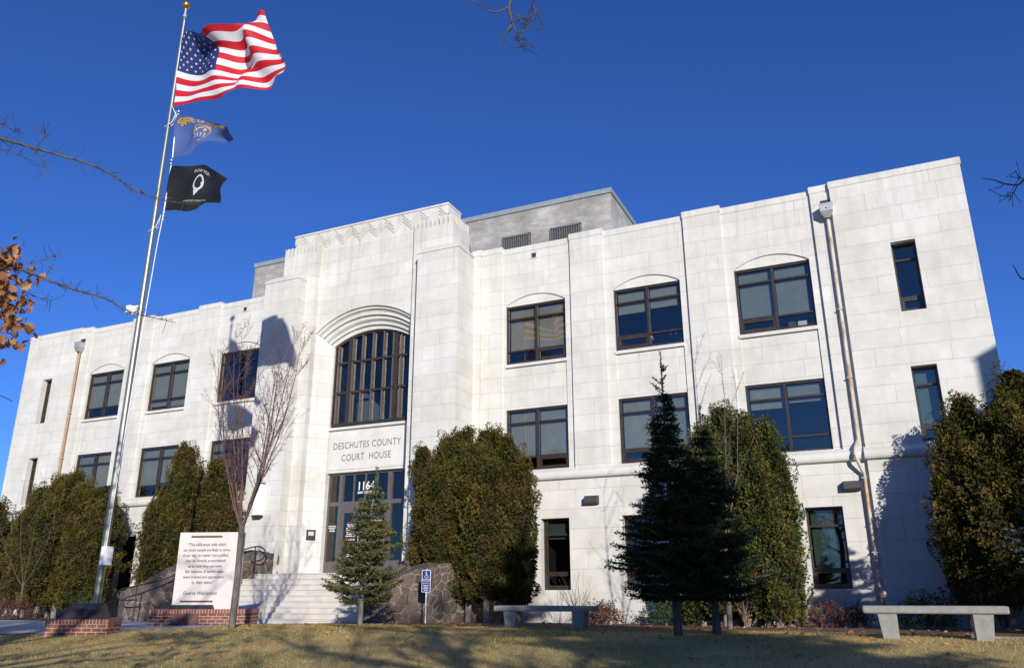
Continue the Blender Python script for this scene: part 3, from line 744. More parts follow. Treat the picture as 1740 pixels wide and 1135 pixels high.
# ================================================================= PLANTS
def nrm(a): return a/np.maximum(np.linalg.norm(a,axis=-1,keepdims=True),1e-9)
def leaf_tris(rng,P,Dir,L,W):
    """one thin diamond (2 tris) per point"""
    n=len(P); r=nrm(rng.normal(size=(n,3))); side=nrm(np.cross(Dir,r))
    L=L[:,None];W=W[:,None]
    a=P; b=P+Dir*L*.55+side*W; c=P+Dir*L; d=P+Dir*L*.5-side*W
    V=np.stack([a,b,c,d],1).reshape(-1,3); i=np.arange(n)*4
    F=np.concatenate([np.stack([i,i+1,i+2],1),np.stack([i,i+2,i+3],1)])
    return V,F
def arborvitae(name,lobes,label,seed,mat='arbor',dens=560,gaps=.0,zb=.35,group=None,trunks=((0,0),)):
    """lobes: (dx,dy,height,radius); placed at world coords by lobe"""
    rng=np.random.default_rng(seed); cx=sum(l[0] for l in lobes)/len(lobes); cy=sum(l[1] for l in lobes)/len(lobes)
    base=np.array([cx,cy,gz(cx,cy)]); root=empty(name,tuple(base),0,label,'evergreen tree',group or 'arborvitae planted along the facade')
    Vs=[];Fs=[];Ts=[];off=0;Vc=[];Fc=[];offc=0
    for li,(x,y,h,r) in enumerate(lobes):
        z0=zb+rng.uniform(0,.3) ; ph=rng.uniform(0,6.3,6)
        def rad(t,a):
            f=np.where(t<.5,.66+.34*np.sin(np.clip(t/.5,0,1)*np.pi/2),np.clip(1-np.clip((t-.5)/.52,0,1)**2.3,0,1)**.60)
            lump=1+.16*np.sin(3*a+ph[0]+t*3)+.11*np.sin(5*a+ph[1]-t*7)+.08*np.sin(2*a+t*19+ph[2])+.07*np.sin(8*a+ph[3]+t*31)+.05*np.sin(11*a-t*43+ph[5])
            return r*f*lump
        # solid core added inside the foliage; its dark brown stands for inner shade
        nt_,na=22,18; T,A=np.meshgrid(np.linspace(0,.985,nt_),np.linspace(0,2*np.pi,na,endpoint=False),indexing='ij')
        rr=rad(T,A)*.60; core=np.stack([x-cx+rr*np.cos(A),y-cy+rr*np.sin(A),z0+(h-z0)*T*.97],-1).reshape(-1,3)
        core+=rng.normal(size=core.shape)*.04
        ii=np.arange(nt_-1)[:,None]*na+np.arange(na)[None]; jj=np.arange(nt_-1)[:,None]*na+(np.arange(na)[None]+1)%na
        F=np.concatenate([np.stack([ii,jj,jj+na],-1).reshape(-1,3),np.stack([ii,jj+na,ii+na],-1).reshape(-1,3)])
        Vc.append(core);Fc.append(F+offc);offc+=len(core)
        area=2*np.pi*r*(h-z0)*.8; npl=int(area*9)
        t=rng.uniform(0,1,npl)**.9; a=rng.uniform(0,2*np.pi,npl)
        rr=rad(t,a)*np.where(rng.uniform(0,1,npl)<.10,rng.uniform(1.05,1.22,npl),rng.uniform(.68,1.08,npl))
        pc=np.stack([x-cx+rr*np.cos(a),y-cy+rr*np.sin(a),z0+(h-z0)*t],1)
        n=nrm(np.stack([np.cos(a),np.sin(a),.1+t*t*1.1],1)); ax=nrm(n*.55+np.array([0,0,.8])+rng.normal(size=(npl,3))*.18)
        pr=rng.uniform(.10,.22,npl); pl=rng.uniform(.18,.42,npl)
        ct=np.clip(rng.normal(.40,.25,npl),0,1); K=125
        u=nrm(rng.normal(size=(npl*K,3))); N=np.repeat(n,K,0); AX=np.repeat(ax,K,0)
        u=np.where((u*N).sum(1,keepdims=True)<-.3,-u,u)
        al=rng.uniform(-.45,1.,npl*K)[:,None]; wd=np.sqrt(np.clip(1-np.clip(al,-1,1)**2,0.02,1))
        up_=u-AX*(u*AX).sum(1,keepdims=True)
        P=np.repeat(pc,K,0)+AX*al*np.repeat(pl,K)[:,None]+nrm(up_)*wd*np.repeat(pr,K)[:,None]*rng.uniform(.6,1.05,(npl*K,1))
        Dv=nrm(nrm(up_)*.7+AX*.75+rng.normal(size=(npl*K,3))*.42)
        L=rng.uniform(.035,.09,npl*K);W=L*rng.uniform(.16,.30,npl*K)
        ct=np.repeat(ct,K)+.16*(al[:,0]>.45)*rng.uniform(0,1,npl*K); K=1
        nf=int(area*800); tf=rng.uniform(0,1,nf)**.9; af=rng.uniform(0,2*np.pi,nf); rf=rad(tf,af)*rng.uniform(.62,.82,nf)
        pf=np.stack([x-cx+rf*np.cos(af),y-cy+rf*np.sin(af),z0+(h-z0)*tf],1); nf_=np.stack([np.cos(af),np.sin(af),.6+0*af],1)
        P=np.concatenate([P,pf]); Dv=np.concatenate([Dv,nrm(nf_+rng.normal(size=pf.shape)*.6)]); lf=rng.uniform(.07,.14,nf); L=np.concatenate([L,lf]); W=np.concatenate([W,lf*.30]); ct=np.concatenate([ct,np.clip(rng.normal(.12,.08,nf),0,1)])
        V,F=leaf_tris(rng,P,Dv,L,W); tt=np.clip(ct+rng.normal(size=len(ct))*.07,0,1)
        Vs.append(V);Fs.append(F+off);Ts.append(np.repeat(tt,4));off+=len(V)
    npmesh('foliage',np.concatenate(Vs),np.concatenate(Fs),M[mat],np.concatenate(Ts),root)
    npmesh('shade_core',np.concatenate(Vc),np.concatenate(Fc),M['core_dark'],None,root)
    tb=MB(); rg=random.Random(seed)
    for (x,y,h,r) in lobes:
        tb.tube([(x-cx+rg.uniform(-.1,.1),y-cy,-.1),(x-cx+rg.uniform(-.05,.05),y-cy,.7),(x-cx,y-cy,h*.6)],[.11,.09,.04],7)
    tb.build('trunk',M['bark_grey'],root)
    return root
def conifer(name,x,y,h,R_,label,seed,mat,z0=.6,levels=30,nb=7,droop=0.,upt=.25,trunk_r=.09,bmat='bark_grey',tw=13,needle=.05,group=None,gap=1.0,lead=.5,power=.8,lean=(0,0),cat='evergreen tree'):
    rng=np.random.default_rng(seed); root=empty(name,(x,y,gz(x,y)),0,label,cat,group)
    P=[];Dd=[];LL_=[];T=[]; br=MB()
    br.tube([(0,0,-.1),(0,0,h*.35),(lean[0],lean[1],h*.8),(lean[0]*1.3,lean[1]*1.3,h)],[trunk_r,trunk_r*.65,trunk_r*.2,.005],8)
    for lv in range(levels):
        t=(lv+rng.uniform(0,.7))/levels; z=z0+(h-lead-z0)*t
        nbr=nb if t<.85 else max(3,nb-2)
        for b in range(nbr):
            az=rng.uniform(0,2*np.pi); L=R_*((1-t)**power+.06)*rng.uniform(.62,1.12)
            if t<.12: L*=.6+3*t
            if rng.uniform()>gap: continue
            o=np.array([lean[0]*t,lean[1]*t,z]); d=np.array([math.cos(az),math.sin(az),0])
            n=8; s=np.linspace(0,1,n); pts=o+d*(L*s)[:,None]+np.array([0,0,1.])*((-droop*s+upt*s**2.2)*L)[:,None]
            pts+=rng.normal(size=pts.shape)*.012
            br.tube([tuple(q) for q in pts[::2]]+[tuple(pts[-1])],[.016*L+.004]*4+[.003],3,cap=False)
            nt_=max(4,int(tw*L/R_*1.3+3)); side=np.array([-d[1],d[0],0])
            for k in range(nt_):
                sv=.12+.88*(k+rng.uniform(0,1))/nt_; f=sv*(n-1); i=min(int(f),n-2); p=pts[i]+(pts[i+1]-pts[i])*(f-i)
                tl=(.10+.30*(1-sv)*L)*rng.uniform(.6,1.1)*(1 if sv<.97 else .6); sg=1 if k%2 else -1
                td=nrm((d*.75+side*sg*rng.uniform(.5,1.1)+np.array([0,0,rng.uniform(-.15,.22)]))[None])[0]
                m=max(4,int(tl/.022)); q=np.linspace(0,1,m)
                pp=p+td*(tl*q)[:,None]+np.array([0,0,-.15*tl])*(q**2)[:,None]
                for rep in range(2):
                    P.append(pp+rng.normal(size=pp.shape)*.006); nd=nrm(td+rng.normal(size=pp.shape)*.62+np.array([0,0,.15])); Dd.append(nd)
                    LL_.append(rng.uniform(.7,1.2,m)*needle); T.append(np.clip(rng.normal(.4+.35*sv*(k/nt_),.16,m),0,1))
            # needles along the branch itself
            m=int(L/.02)+4; f=rng.uniform(.2,1,m)*(n-1); i=np.minimum(f.astype(int),n-2); pp=pts[i]+(pts[i+1]-pts[i])*(f-i)[:,None]
            P.append(pp); Dd.append(nrm(d*.5+rng.normal(size=pp.shape)*.7)); LL_.append(rng.uniform(.6,1.1,m)*needle); T.append(np.clip(rng.normal(.4,.15,m),0,1))
    # leader with a few short upturned shoots
    for _ in range(9):
        z=h-lead*rng.uniform(.12,1.15); az=rng.uniform(0,6.28); l=lead*rng.uniform(.12,.30)*(.4+(h-z)/lead); p0=np.array([lean[0]*1.2,lean[1]*1.2,z]); dv=nrm(np.array([[math.cos(az),math.sin(az),.75]]))[0]
        br.tube([tuple(p0),tuple(p0+dv*l)],[.007,.003],3,cap=False); m=int(l/.006)+5; pp=p0+dv*(l*rng.uniform(0.1,1,m))[:,None]
        P.append(pp); Dd.append(nrm(dv*.6+rng.normal(size=pp.shape)*.7)); LL_.append(rng.uniform(.5,.9,m)*needle); T.append(np.full(m,.5))
    m=130; pp=np.array([lean[0]*1.2,lean[1]*1.2,0])+np.stack([np.zeros(m),np.zeros(m),rng.uniform(h-lead*1.1,h,m)],1)
    P.append(pp); Dd.append(nrm(np.array([0,0,.8])+rng.normal(size=pp.shape)*.6)); LL_.append(rng.uniform(.5,1,m)*needle); T.append(np.full(m,.5))
    P=np.concatenate(P);Dd=np.concatenate(Dd);L=np.concatenate(LL_);T=np.concatenate(T)
    V,F=leaf_tris(rng,P,Dd,L,L*.13+.0022)
    npmesh('foliage',V,F,M[mat],np.repeat(T,4),root); br.build('trunk',M[bmat],root)
    return root
def grow(mb,rg,p,d,L,r,depth,spread=.5,up=.25,nseg=5,kids=(2,3),wob=.12,minr=.004,shrink=.68,twigs=None,sides=5):
    pts=[p.copy()]; rad=[r]; q=p.copy(); dd=d.copy()
    for i in range(nseg):
        dd=(dd+Vector((rg.gauss(0,wob),rg.gauss(0,wob),rg.gauss(0,wob)*.6+up*.12))).normalized(); q=q+dd*(L/nseg); pts.append(q.copy()); rad.append(max(minr,r*(1-.55*(i+1)/nseg)))
    mb.tube(pts,rad,max(3,sides),cap=False)
    if twigs is not None: twigs.append((pts,rad))
    if depth<=0: return
    for i in range(1,len(pts)):
        if i<len(pts)-1 and rg.random()>.75 and depth>1: continue
        for _ in range(1 if i<len(pts)-1 else rg.randint(*kids)):
            a=rg.uniform(0,2*math.pi); u=dd.orthogonal().normalized(); v=dd.cross(u)
            nd=(dd+(u*math.cos(a)+v*math.sin(a))*spread*rg.uniform(.7,1.3)+Vector((0,0,up))).normalized()
            grow(mb,rg,pts[i],nd,L*shrink*rg.uniform(.7,1.1)*(1-.35*i/len(pts)),rad[i]*.62,depth-1,spread,up,nseg,kids,wob,minr,shrink,twigs,max(3,sides-1))
# ---- arborvitae against the facade
arborvitae('arborvitae',[(-14.9,-2.1,5.1,.72),(-14.35,-1.8,5.45,.62),(-15.35,-2.3,4.2,.5)],'dark olive arborvitae, outermost of the clump at the left end of the courthouse',11)
arborvitae('arborvitae',[(-13.25,-2.2,5.3,.75),(-12.5,-2.5,5.45,.62),(-12.9,-2.9,4.3,.7),(-11.9,-2.4,5.0,.55)],'tall olive arborvitae just left of the flagpole at the left end of the courthouse',12)
arborvitae('arborvitae',[(-11.15,-2.1,4.95,.68),(-10.6,-2.3,4.35,.55),(-11.0,-2.8,3.7,.6)],'rounded olive arborvitae just right of the flagpole in front of a basement window',13)
arborvitae('arborvitae',[(-18.1,-2.2,4.7,1.0)],'olive arborvitae cut off by the left edge of the photo',14)
arborvitae('arborvitae',[(-6.85,-2.2,6.2,.62),(-6.2,-2.5,5.3,.6),(-7.55,-2.4,4.4,.45),(-7.0,-2.9,4.2,.6)],'tall pointed arborvitae rising behind the white quotation panel',15)
arborvitae('arborvitae',[(-5.35,-2.1,5.6,.5),(-4.8,-2.0,4.9,.5),(-5.2,-2.6,4.1,.5)],'slim arborvitae behind the bare red-twigged tree at the left entrance pier',16)
arborvitae('arborvitae',[(4.75,-2.3,5.55,.60),(5.4,-2.6,5.65,.60),(4.35,-2.7,4.6,.55),(5.0,-3.1,4.5,.6),(4.15,-2.4,3.6,.5)],'leaning dark arborvitae against the right entrance pier, behind the blue sign',17,zb=.75)
arborvitae('arborvitae',[(6.2,-2.5,5.6,.60),(6.85,-2.5,5.35,.56),(7.25,-2.5,4.6,.52),(6.5,-3.1,4.6,.7),(5.9,-3.0,5.0,.6)],'broad arborvitae beside the basement window nearest the entrance',18,zb=.5)
arborvitae('arborvitae',[(3.75,-2.3,5.35,.28)],'narrow brown-tipped arborvitae spire touching the right entrance pier',19,zb=3.6)
arborvitae('arborvitae',[(13.35,-2.1,5.75,.48),(12.8,-2.0,5.3,.42),(13.2,-2.7,4.6,.5),(12.4,-2.2,4.6,.45)],'arborvitae behind the dark spruce, left one of the pair under the right-hand windows',20,'arbor_g',zb=.12)
arborvitae('arborvitae',[(14.0,-2.3,5.4,.42),(14.5,-2.3,5.2,.42),(14.75,-2.5,4.3,.38),(14.2,-2.9,4.1,.46),(14.5,-3.0,2.6,.56)],'bright green arborvitae with a bulging foot beside the lit basement window',21,'arbor_g',zb=.08)
arborvitae('arborvitae',[(19.35,-1.8,5.5,.50),(18.95,-1.9,4.7,.46),(18.8,-2.0,3.7,.5),(19.5,-2.4,4.1,.6)],'shadowed arborvitae covering the outer basement window at the right corner',22)
arborvitae('arborvitae',[(20.55,-1.9,6.05,.58),(21.2,-1.9,5.9,.62),(20.15,-2.4,5.0,.55),(22.0,-2.0,5.4,.8),(20.9,-2.8,4.7,.7),(20.2,-1.6,5.4,.45)],'tallest arborvitae at the right corner, against the sky',23)
# ---- conifers
conifer('hemlock',5.62,-8.0,3.72,1.02,'small open hemlock with a pale trunk standing on the lawn before the steps',31,'hemlock',z0=.45,levels=22,nb=8,droop=.10,upt=.28,trunk_r=.07,tw=19,needle=.066,lead=.5,power=.74,gap=.93,lean=(.17,.05))
conifer('spruce',13.78,-10.5,4.95,1.18,'tall dark spruce with a bare spiky top between the two stone benches',32,'spruce',z0=.6,levels=44,nb=9,droop=.16,upt=.24,trunk_r=.08,bmat='bark_dark',tw=17,needle=.06,lead=.8,power=1.12,gap=.85)
conifer('spruce',14.35,-10.1,3.95,1.05,'shorter dark spruce merging with the right side of the tall one',33,'spruce',z0=.55,levels=34,nb=9,droop=.16,upt=.24,trunk_r=.08,bmat='bark_dark',tw=16,needle=.06,lead=.5,power=.85,gap=.85)
conifer('blue_spruce',20.75,-6.6,4.9,1.9,'blue-green spruce with layered boughs at the right edge of the photo',34,'bluespruce',z0=.4,levels=30,nb=9,droop=.2,upt=.25,trunk_r=.12,bmat='bark_dark',tw=22,needle=.07,lead=.5)
conifer('shade_conifer',29.0,-14.2,8.6,2.1,'unseen dense conifer added beyond the right edge to shade the corner of the courthouse',79,'spruce',z0=.6,levels=30,nb=10,droop=.1,upt=.2,trunk_r=.16,bmat='bark_dark',tw=16,needle=.10,lead=.5,power=.7)  # unseen tree, added for its shade on the right corner
# ---- bare trees
def bare_tree(name,loc,h,label,seed,stems,trunk_h,r,mat,tmat,depth=2,spur=True,group=None,cat='bare tree'):
    rg=random.Random(seed); root=empty(name,(loc[0],loc[1],gz(*loc)),0,label,cat,group)
    tm=MB(); br=MB(); tm.tube([(0,0,-.1),(.02,0,trunk_h*.5),(.0,.0,trunk_h)],[r*1.15,r,r*.95],9)
    tw=[]
    for (ax,lean,hh) in stems:
        d=Vector((math.cos(ax)*lean,math.sin(ax)*lean,1)).normalized()
        # vase shaped: leaves outward then turns up
        pts=[];rad=[];q=Vector((math.cos(ax)*r*.4,math.sin(ax)*r*.4,trunk_h-.15)); n=9; L=(hh-trunk_h)/n
        for i in range(n+1):
            pts.append(q.copy()); rad.append(max(.0035,r*.31*(1-.9*i/n)))
            k=max(0,1-i/n*1.0); dd=Vector((math.cos(ax)*lean*k*1.6+rg.gauss(0,.05),math.sin(ax)*lean*k*1.6+rg.gauss(0,.05),1)); q=q+dd*L
        br.tube(pts,rad,6,cap=False); tw.append((pts,rad))
        for i in range(2,n):
            for _ in range(2 if rg.random()<.5 else 1):
                a=rg.uniform(0,6.28); d2=Vector((math.cos(a)*.55,math.sin(a)*.55,1)).normalized()
                grow(br,rg,pts[i],d2,(hh-trunk_h)*.26*(1-.5*i/n)*rg.uniform(.6,1.2),rad[i]*.5,depth-1,.5,.35,4,(1,2),.07,.0035,.6,tw,4)
    if spur:   # short fruiting spurs all along the shoots
        for pts,rad in list(tw):
            for a,b in zip(pts,pts[1:]):
                m=max(1,int((b-a).length/.09))
                for k in range(m):
                    p=a.lerp(b,rg.random()); v=Vector((rg.gauss(0,1),rg.gauss(0,1),rg.uniform(-.1,.9))).normalized(); l=rg.uniform(.04,.15)
                    br.tube([p,p+v*l],[.0035,.002],3,cap=False)
    tm.build('trunk',M[tmat],root); br.build('crown',M[mat],root); return root
bare_tree('bare_tree',(4.32,-10.8),7.1,'leafless vase-shaped tree with reddish twigs in front of the white quotation panel',41,
    [(2.7,.26,6.6),(3.5,.14,7.0),(.1,.27,6.5),(.55,.17,6.9),(5.0,.16,6.2),(1.7,.2,6.3),(5.9,.34,5.6),(3.0,.36,5.8),(4.2,.24,6.1),(.9,.12,6.7)],2.2,.068,'bark_twig','bark_red',2)
bare_tree('bare_tree',(13.83,-6.0),6.4,'slender leafless tree with a few straight whips beside the dark spruce',42,
    [(.1,.07,6.3),(3.1,.06,6.7),(.4,.17,5.9),(2.6,.12,4.6)],1.6,.055,'bark_red','bark_red',1)
bare_tree('bare_tree',(-12.4,-4.0),5.2,'thin grey leafless tree in front of the arborvitae clump at the far left',43,
    [(3.0,.35,5.3),(2.4,.2,5.7),(.3,.3,4.2),(3.8,.45,4.4)],1.3,.045,'bark_dark','bark_dark',1,spur=False)
# ---- low shrubs
def shrub(name,x,y,w_,h,label,seed,mat,n=2600,lsz=(.035,.07),twig='bark_dark',dome=.75,group=None):
    rng=np.random.default_rng(seed); root=empty(name,(x,y,gz(x,y)),0,label,'shrub',group or 'low shrubs in the bed along the facade')
    nc=n//8; u=nrm(rng.normal(size=(nc,3))); u[:,2]=np.abs(u[:,2]); rr=rng.uniform(.35,1.,nc)**.5
    lob=1+.18*np.sin(4*np.arctan2(u[:,1],u[:,0])+seed)
    pc=u*(rr*lob)[:,None]*np.array([w_/2,w_/2,h*dome+ .1]); pc[:,2]+=.06
    P=np.repeat(pc,8,0)+rng.normal(size=(nc*8,3))*.04; Dv=nrm(np.repeat(u,8,0)*.6+rng.normal(size=(nc*8,3))*.8+np.array([0,0,.3]))
    L=rng.uniform(*lsz,nc*8); V,F=leaf_tris(rng,P,Dv,L,L*.3)
    npmesh('foliage',V,F,M[mat],np.repeat(np.clip(rng.normal(.45,.25,nc*8),0,1),4),root)
    tb=MB(); rg=random.Random(seed)
    for _ in range(16):
        a=rg.uniform(0,6.28); e=Vector((math.cos(a)*w_*.42*rg.random(),math.sin(a)*w_*.42*rg.random(),h*rg.uniform(.6,1.05))); m=e*.5+Vector((0,0,h*.1)); tb.tube([(0,0,-.03),m,e],[.012,.008,.003],4,cap=False)
    tb.build('stems',M[twig],root); return root
shrub('shrub',9.35,-1.3,1.25,.62,'low red-brown shrub under the lamp right of the first basement window',51,'bush_r')
shrub('shrub',11.5,-1.6,1.7,.85,'glossy green shrub in the bed behind the spruce trunks',52,'bush_g',3600)
shrub('shrub',15.35,-1.6,1.25,.62,'sparse dark red shrub under the lit basement window',53,'bush_r',1500)
shrub('shrub',16.15,-1.4,.9,.55,'small brown shrub at the foot of the rusty downspout',57,'bush_r',1300)
shrub('shrub',17.75,-3.2,1.35,.82,'rounded green shrub directly behind the sunlit stone bench',54,'bush_g',3400)
shrub('shrub',-8.5,-4.2,1.3,.85,'small green shrub left of the curved stone cheek wall',55,'bush_g',2400)
shrub('shrub',-12.0,-4.6,2.0,.8,'dry brown shrub at the foot of the arborvitae left of the flagpole',56,'bush_r',2200)
def twig_clump(x,y,w_,h,n,label,seed,mat):
    root=MB(); rg=random.Random(seed)
    for _ in range(n):
        a=rg.uniform(0,6.28); l=rg.uniform(.3,1); d=Vector((math.cos(a)*w_/2*l/h,math.sin(a)*w_/2*l/h,1)).normalized()
        grow(root,rg,Vector((rg.gauss(0,.05),rg.gauss(0,.05),-.03)),d,h*rg.uniform(.6,1.0),.009,1,.6,.2,4,(1,2),.12,.003,.45,None,3)
    o=root.build('bare_shrub',M[mat],label=label,cat='shrub'); o.location=(x,y,gz(x,y)); return o
twig_clump(8.75,-1.7,1.3,1.25,20,'leafless twiggy shrub behind the shaded stone bench',61,'bark_twig')
twig_clump(13.7,-2.9,1.7,1.45,34,'pale straw-coloured dry shrub at the foot of the arborvitae pair',62,'twig_straw')
twig_clump(18.85,-3.9,.35,.95,7,'cluster of upright brown twigs behind the right end of the sunlit bench',63,'bark_twig')
def inview(p,m=1.12):
    a_,y_=R(18.0),R(-24.684); f_=Vector((math.sin(y_)*math.cos(a_),math.cos(y_)*math.cos(a_),math.sin(a_))); r_=Vector((math.cos(y_),-math.sin(y_),0)); u_=r_.cross(f_)
    q=Vector(p)-CAM; z_=q.dot(f_); return z_>.1 and abs(q.dot(r_)/z_)<.648*m and abs(q.dot(u_)/z_)<.4225*m
def keeps_lit(p):
    # prune leaves that would shade the quotation panel, the sunlit bench or the sign
    for (x0,x1,z0,z1,yy) in ((.3,3.1,.3,2.6,-8.7),(16.4,18.9,.2,.9,-10.3),(5.3,5.9,.5,1.5,-5.0)):
        t=(p.y-yy)/SUN.y; q=p-SUN*t
        if t>0 and x0-.1<q.x<x1+.1 and z0<q.z<z1+.1: return False
    return True
# ---- oaks beside and behind the photographer: trunk, limbs, a few dead leaves still on
def oak_leaves(rng,pts,size=.10):
    """lobed flat leaves; pts (n,3)"""
    out=[(0,0),(.10,.22),(.30,.18),(.20,.36),(.44,.40),(.26,.55),(.40,.74),(.17,.74),(0,1.0)]
    prof=[(x,y) for x,y in out]+[(-x,y) for x,y in out[-2:0:-1]]
    k=len(prof); n=len(pts); s=rng.uniform(.6,1.15,n)*size
    a=nrm(rng.normal(size=(n,3))+np.array([0,0,-.7])); b=nrm(np.cross(a,rng.normal(size=(n,3)))); c=np.cross(a,b)
    V=[];
    for (x,y) in prof: V.append(pts+(b*x*.8+a*y+c*(.35*x*x-.18*y*y))*s[:,None])
    V=np.stack(V,1).reshape(-1,3); i=np.arange(n)*k; F=[]
    ctr=k//2
    for j in range(1,k-1): F.append(np.stack([i,i+j,i+j+1],1))
    return V,np.concatenate(F),np.repeat(np.clip(rng.normal(.5,.25,n),0,1),k)
def oak(loc,label,seed,h,limbs,extra=(),leafpts=None,nleaf=500,trunk_r=.22):
    rg=random.Random(seed); rng=np.random.default_rng(seed); g=gz(*loc); root=empty('oak_tree',(loc[0],loc[1],g),0,label,'tree')
    tm=MB(); tm.tube([(0,0,-.2),(.03,.02,h*.3),(-.02,.05,h*.55),(.0,.0,h*.8)],[trunk_r*1.2,trunk_r,trunk_r*.75,trunk_r*.4],12)
    br=MB(); tw=[]
    for k in range(limbs):
        a=k*2.4+rg.uniform(-.3,.3); z=h*(.30+.5*k/limbs); d=Vector((math.cos(a),math.sin(a),.45)).normalized()
        grow(br,rg,Vector((0,0,z)),d,h*.36*rg.uniform(.8,1.1)*(1.1-.4*k/limbs),trunk_r*.42,3,.6,.12,5,(1,2),.13,.006,.62,tw,5)
    B=Vector((loc[0],loc[1],g))
    for poly,r0,r1,nt_ in extra:
        P=sm_curve([Vector(p)-B for p in poly],5); n=len(P); rad=[r0+(r1-r0)*i/(n-1) for i in range(n)]; br.tube(P,rad,6,cap=False)
        if nt_:
            for i in range(n//3,n-1):
                for _ in range(nt_):
                    if rg.random()<.7:
                        p=P[i].lerp(P[i+1],rg.random()); dd=(P[i+1]-P[i]).normalized(); v=(dd*.5+Vector((rg.gauss(0,.6),rg.gauss(0,.6),rg.gauss(.1,.6)))).normalized(); l=rg.uniform(.02,.12)
                        br.tube([p,p+v*l,p+v*l*1.5+Vector((0,0,.01))],[.003,.0025,.003],3,cap=False)
                        br.sphere(tuple(p+v*l*1.5),.006,5)
    ends=[pts[-1]+Vector((rg.gauss(0,.15),rg.gauss(0,.15),rg.gauss(0,.12))) for pts,_ in tw for _ in range(2)]
    rg.shuffle(ends); ends=[e for e in ends if not inview(e+Vector((loc[0],loc[1],g)),1.25) and keeps_lit(e+Vector((loc[0],loc[1],g)))][:nleaf]
    L=np.array([tuple(e) for e in ends]); L=np.concatenate([L]+[L+rng.normal(size=L.shape)*.10 for _ in range(1 if leafpts is None else 0)])
    if leafpts is not None: L=np.concatenate([L,leafpts-np.array(tuple(B))])
    V,F,T=oak_leaves(rng,L,.115 if leafpts is not None else .17); npmesh('leaves',V,F,M['oakleaf'],T,root)
    tm.build('trunk',M['bark_dark'],root); br.build('limbs',M['bark_dark'],root); return root
rng=np.random.default_rng(77)
# leaf cluster at the left edge (real leaves on the near limb)
cl=[]
for c,r,n in (((9.03,-19.66,4.42),.09,45),((8.87,-19.63,4.12),.16,110),((8.98,-19.49,3.88),.13,80),((8.82,-19.44,3.56),.11,50),((9.02,-19.40,3.68),.08,30),((8.80,-19.62,3.92),.2,120),((8.85,-19.60,4.30),.14,70),((8.55,-19.8,4.2),.3,120),((8.5,-19.7,3.8),.28,110)):
    cl.append(np.array(c)+rng.normal(size=(int(n*.6),3))*r*.7)
cl.append(np.array([9.26,-19.47,4.20])+rng.normal(size=(8,3))*.07); cl.append(np.array([8.5,-19.9,6.0])+rng.normal(size=(10,3))*.05)
LX=(5.6,-22.6)
oak(LX,'oak tree with dead brown leaves reaching in from the left edge',71,8.6,5,
 extra=[([(5.6,-22.6,5.0),(7.2,-20.9,5.9),(8.26,-20.02,6.06),(8.6,-19.80,5.87),(9.01,-19.56,5.74),(9.56,-19.24,5.55),(9.95,-18.97,5.29),(10.24,-18.80,5.18),(10.6,-18.65,5.12)],.024,.003,4),
        ([(8.80,-19.70,5.81),(8.95,-19.62,5.72),(9.0,-19.5,5.6),(9.0,-19.47,5.45)],.006,.003,2),([(8.95,-19.6,5.76),(9.03,-19.58,5.86),(9.06,-19.6,5.96)],.005,.003,3),
        ([(7.9,-20.3,5.95),(8.4,-19.99,6.13),(8.62,-19.84,6.03),(8.82,-19.72,5.93)],.008,.003,3),
        ([(8.2,-20.05,5.9),(8.6,-19.8,5.75),(8.95,-19.6,5.6)],.006,.003,2),
        ([(5.6,-22.6,3.8),(7.4,-20.8,4.5),(8.4,-20.0,4.52),(8.9,-19.69,4.33),(9.26,-19.47,4.18),(9.55,-19.29,4.06),(9.88,-19.10,3.95),(10.12,-18.94,3.81),(10.46,-18.76,3.72)],.024,.003,4),
        ([(8.7,-19.8,4.4),(8.95,-19.6,4.22),(9.15,-19.45,4.0),(9.3,-19.3,3.95)],.008,.003,3),
        ([(8.3,-20.0,4.45),(8.7,-19.7,4.15),(8.85,-19.6,3.8),(8.8,-19.5,3.5)],.012,.004,2),
        ([(9.0,-19.6,4.3),(9.25,-19.5,4.35),(9.4,-19.42,4.42)],.005,.002,3),
        ([(7.0,-21.0,4.2),(8.2,-20.0,3.6),(8.75,-19.55,3.05),(9.05,-19.35,2.85)],.015,.003,0)],leafpts=np.concatenate(cl),nleaf=350)
oak((23.0,-29.5),'bare oak behind the photographer whose twigs hang into the top of the picture',72,11.5,9,
 extra=[([(23.0,-29.5,5.0),(20,-25.5,7.0),(17,-21.8,7.0),(15.3,-19.9,6.2)],.09,.016,0),([(15.3,-19.9,6.2),(15.02,-19.68,5.71),(14.93,-19.66,5.52),(14.93,-19.61,5.39),(14.89,-19.61,5.32),(14.85,-19.61,5.27),(14.81,-19.60,5.20)],.014,.0035,0),
        ([(14.92,-19.66,5.51),(14.84,-19.69,5.47),(14.77,-19.72,5.48),(14.70,-19.77,5.53),(14.62,-19.81,5.60)],.007,.004,0),
        ([(14.93,-19.61,5.39),(14.95,-19.58,5.33),(14.95,-19.56,5.28),(14.98,-19.52,5.20)],.006,.003,2),
        ([(14.95,-19.75,5.85),(15.08,-19.62,5.70),(15.11,-19.58,5.52),(15.12,-19.56,5.47),(15.06,-19.55,5.38),(14.97,-19.56,5.28)],.006,.003,2),
        ([(14.94,-19.64,5.45),(15.0,-19.6,5.44),(15.03,-19.58,5.42)],.004,.002,2)],nleaf=900)
oak((9.6,-25.3),'unseen brown-leaved oak added left of the photographer to shade the brick memorial',76,10.2,8,nleaf=2200)  # unseen oak, added to throw shade on the brick memorial
oak((27.5,-31.5),'brown-leaved oak farther back on the right',77,12.0,8,nleaf=800)
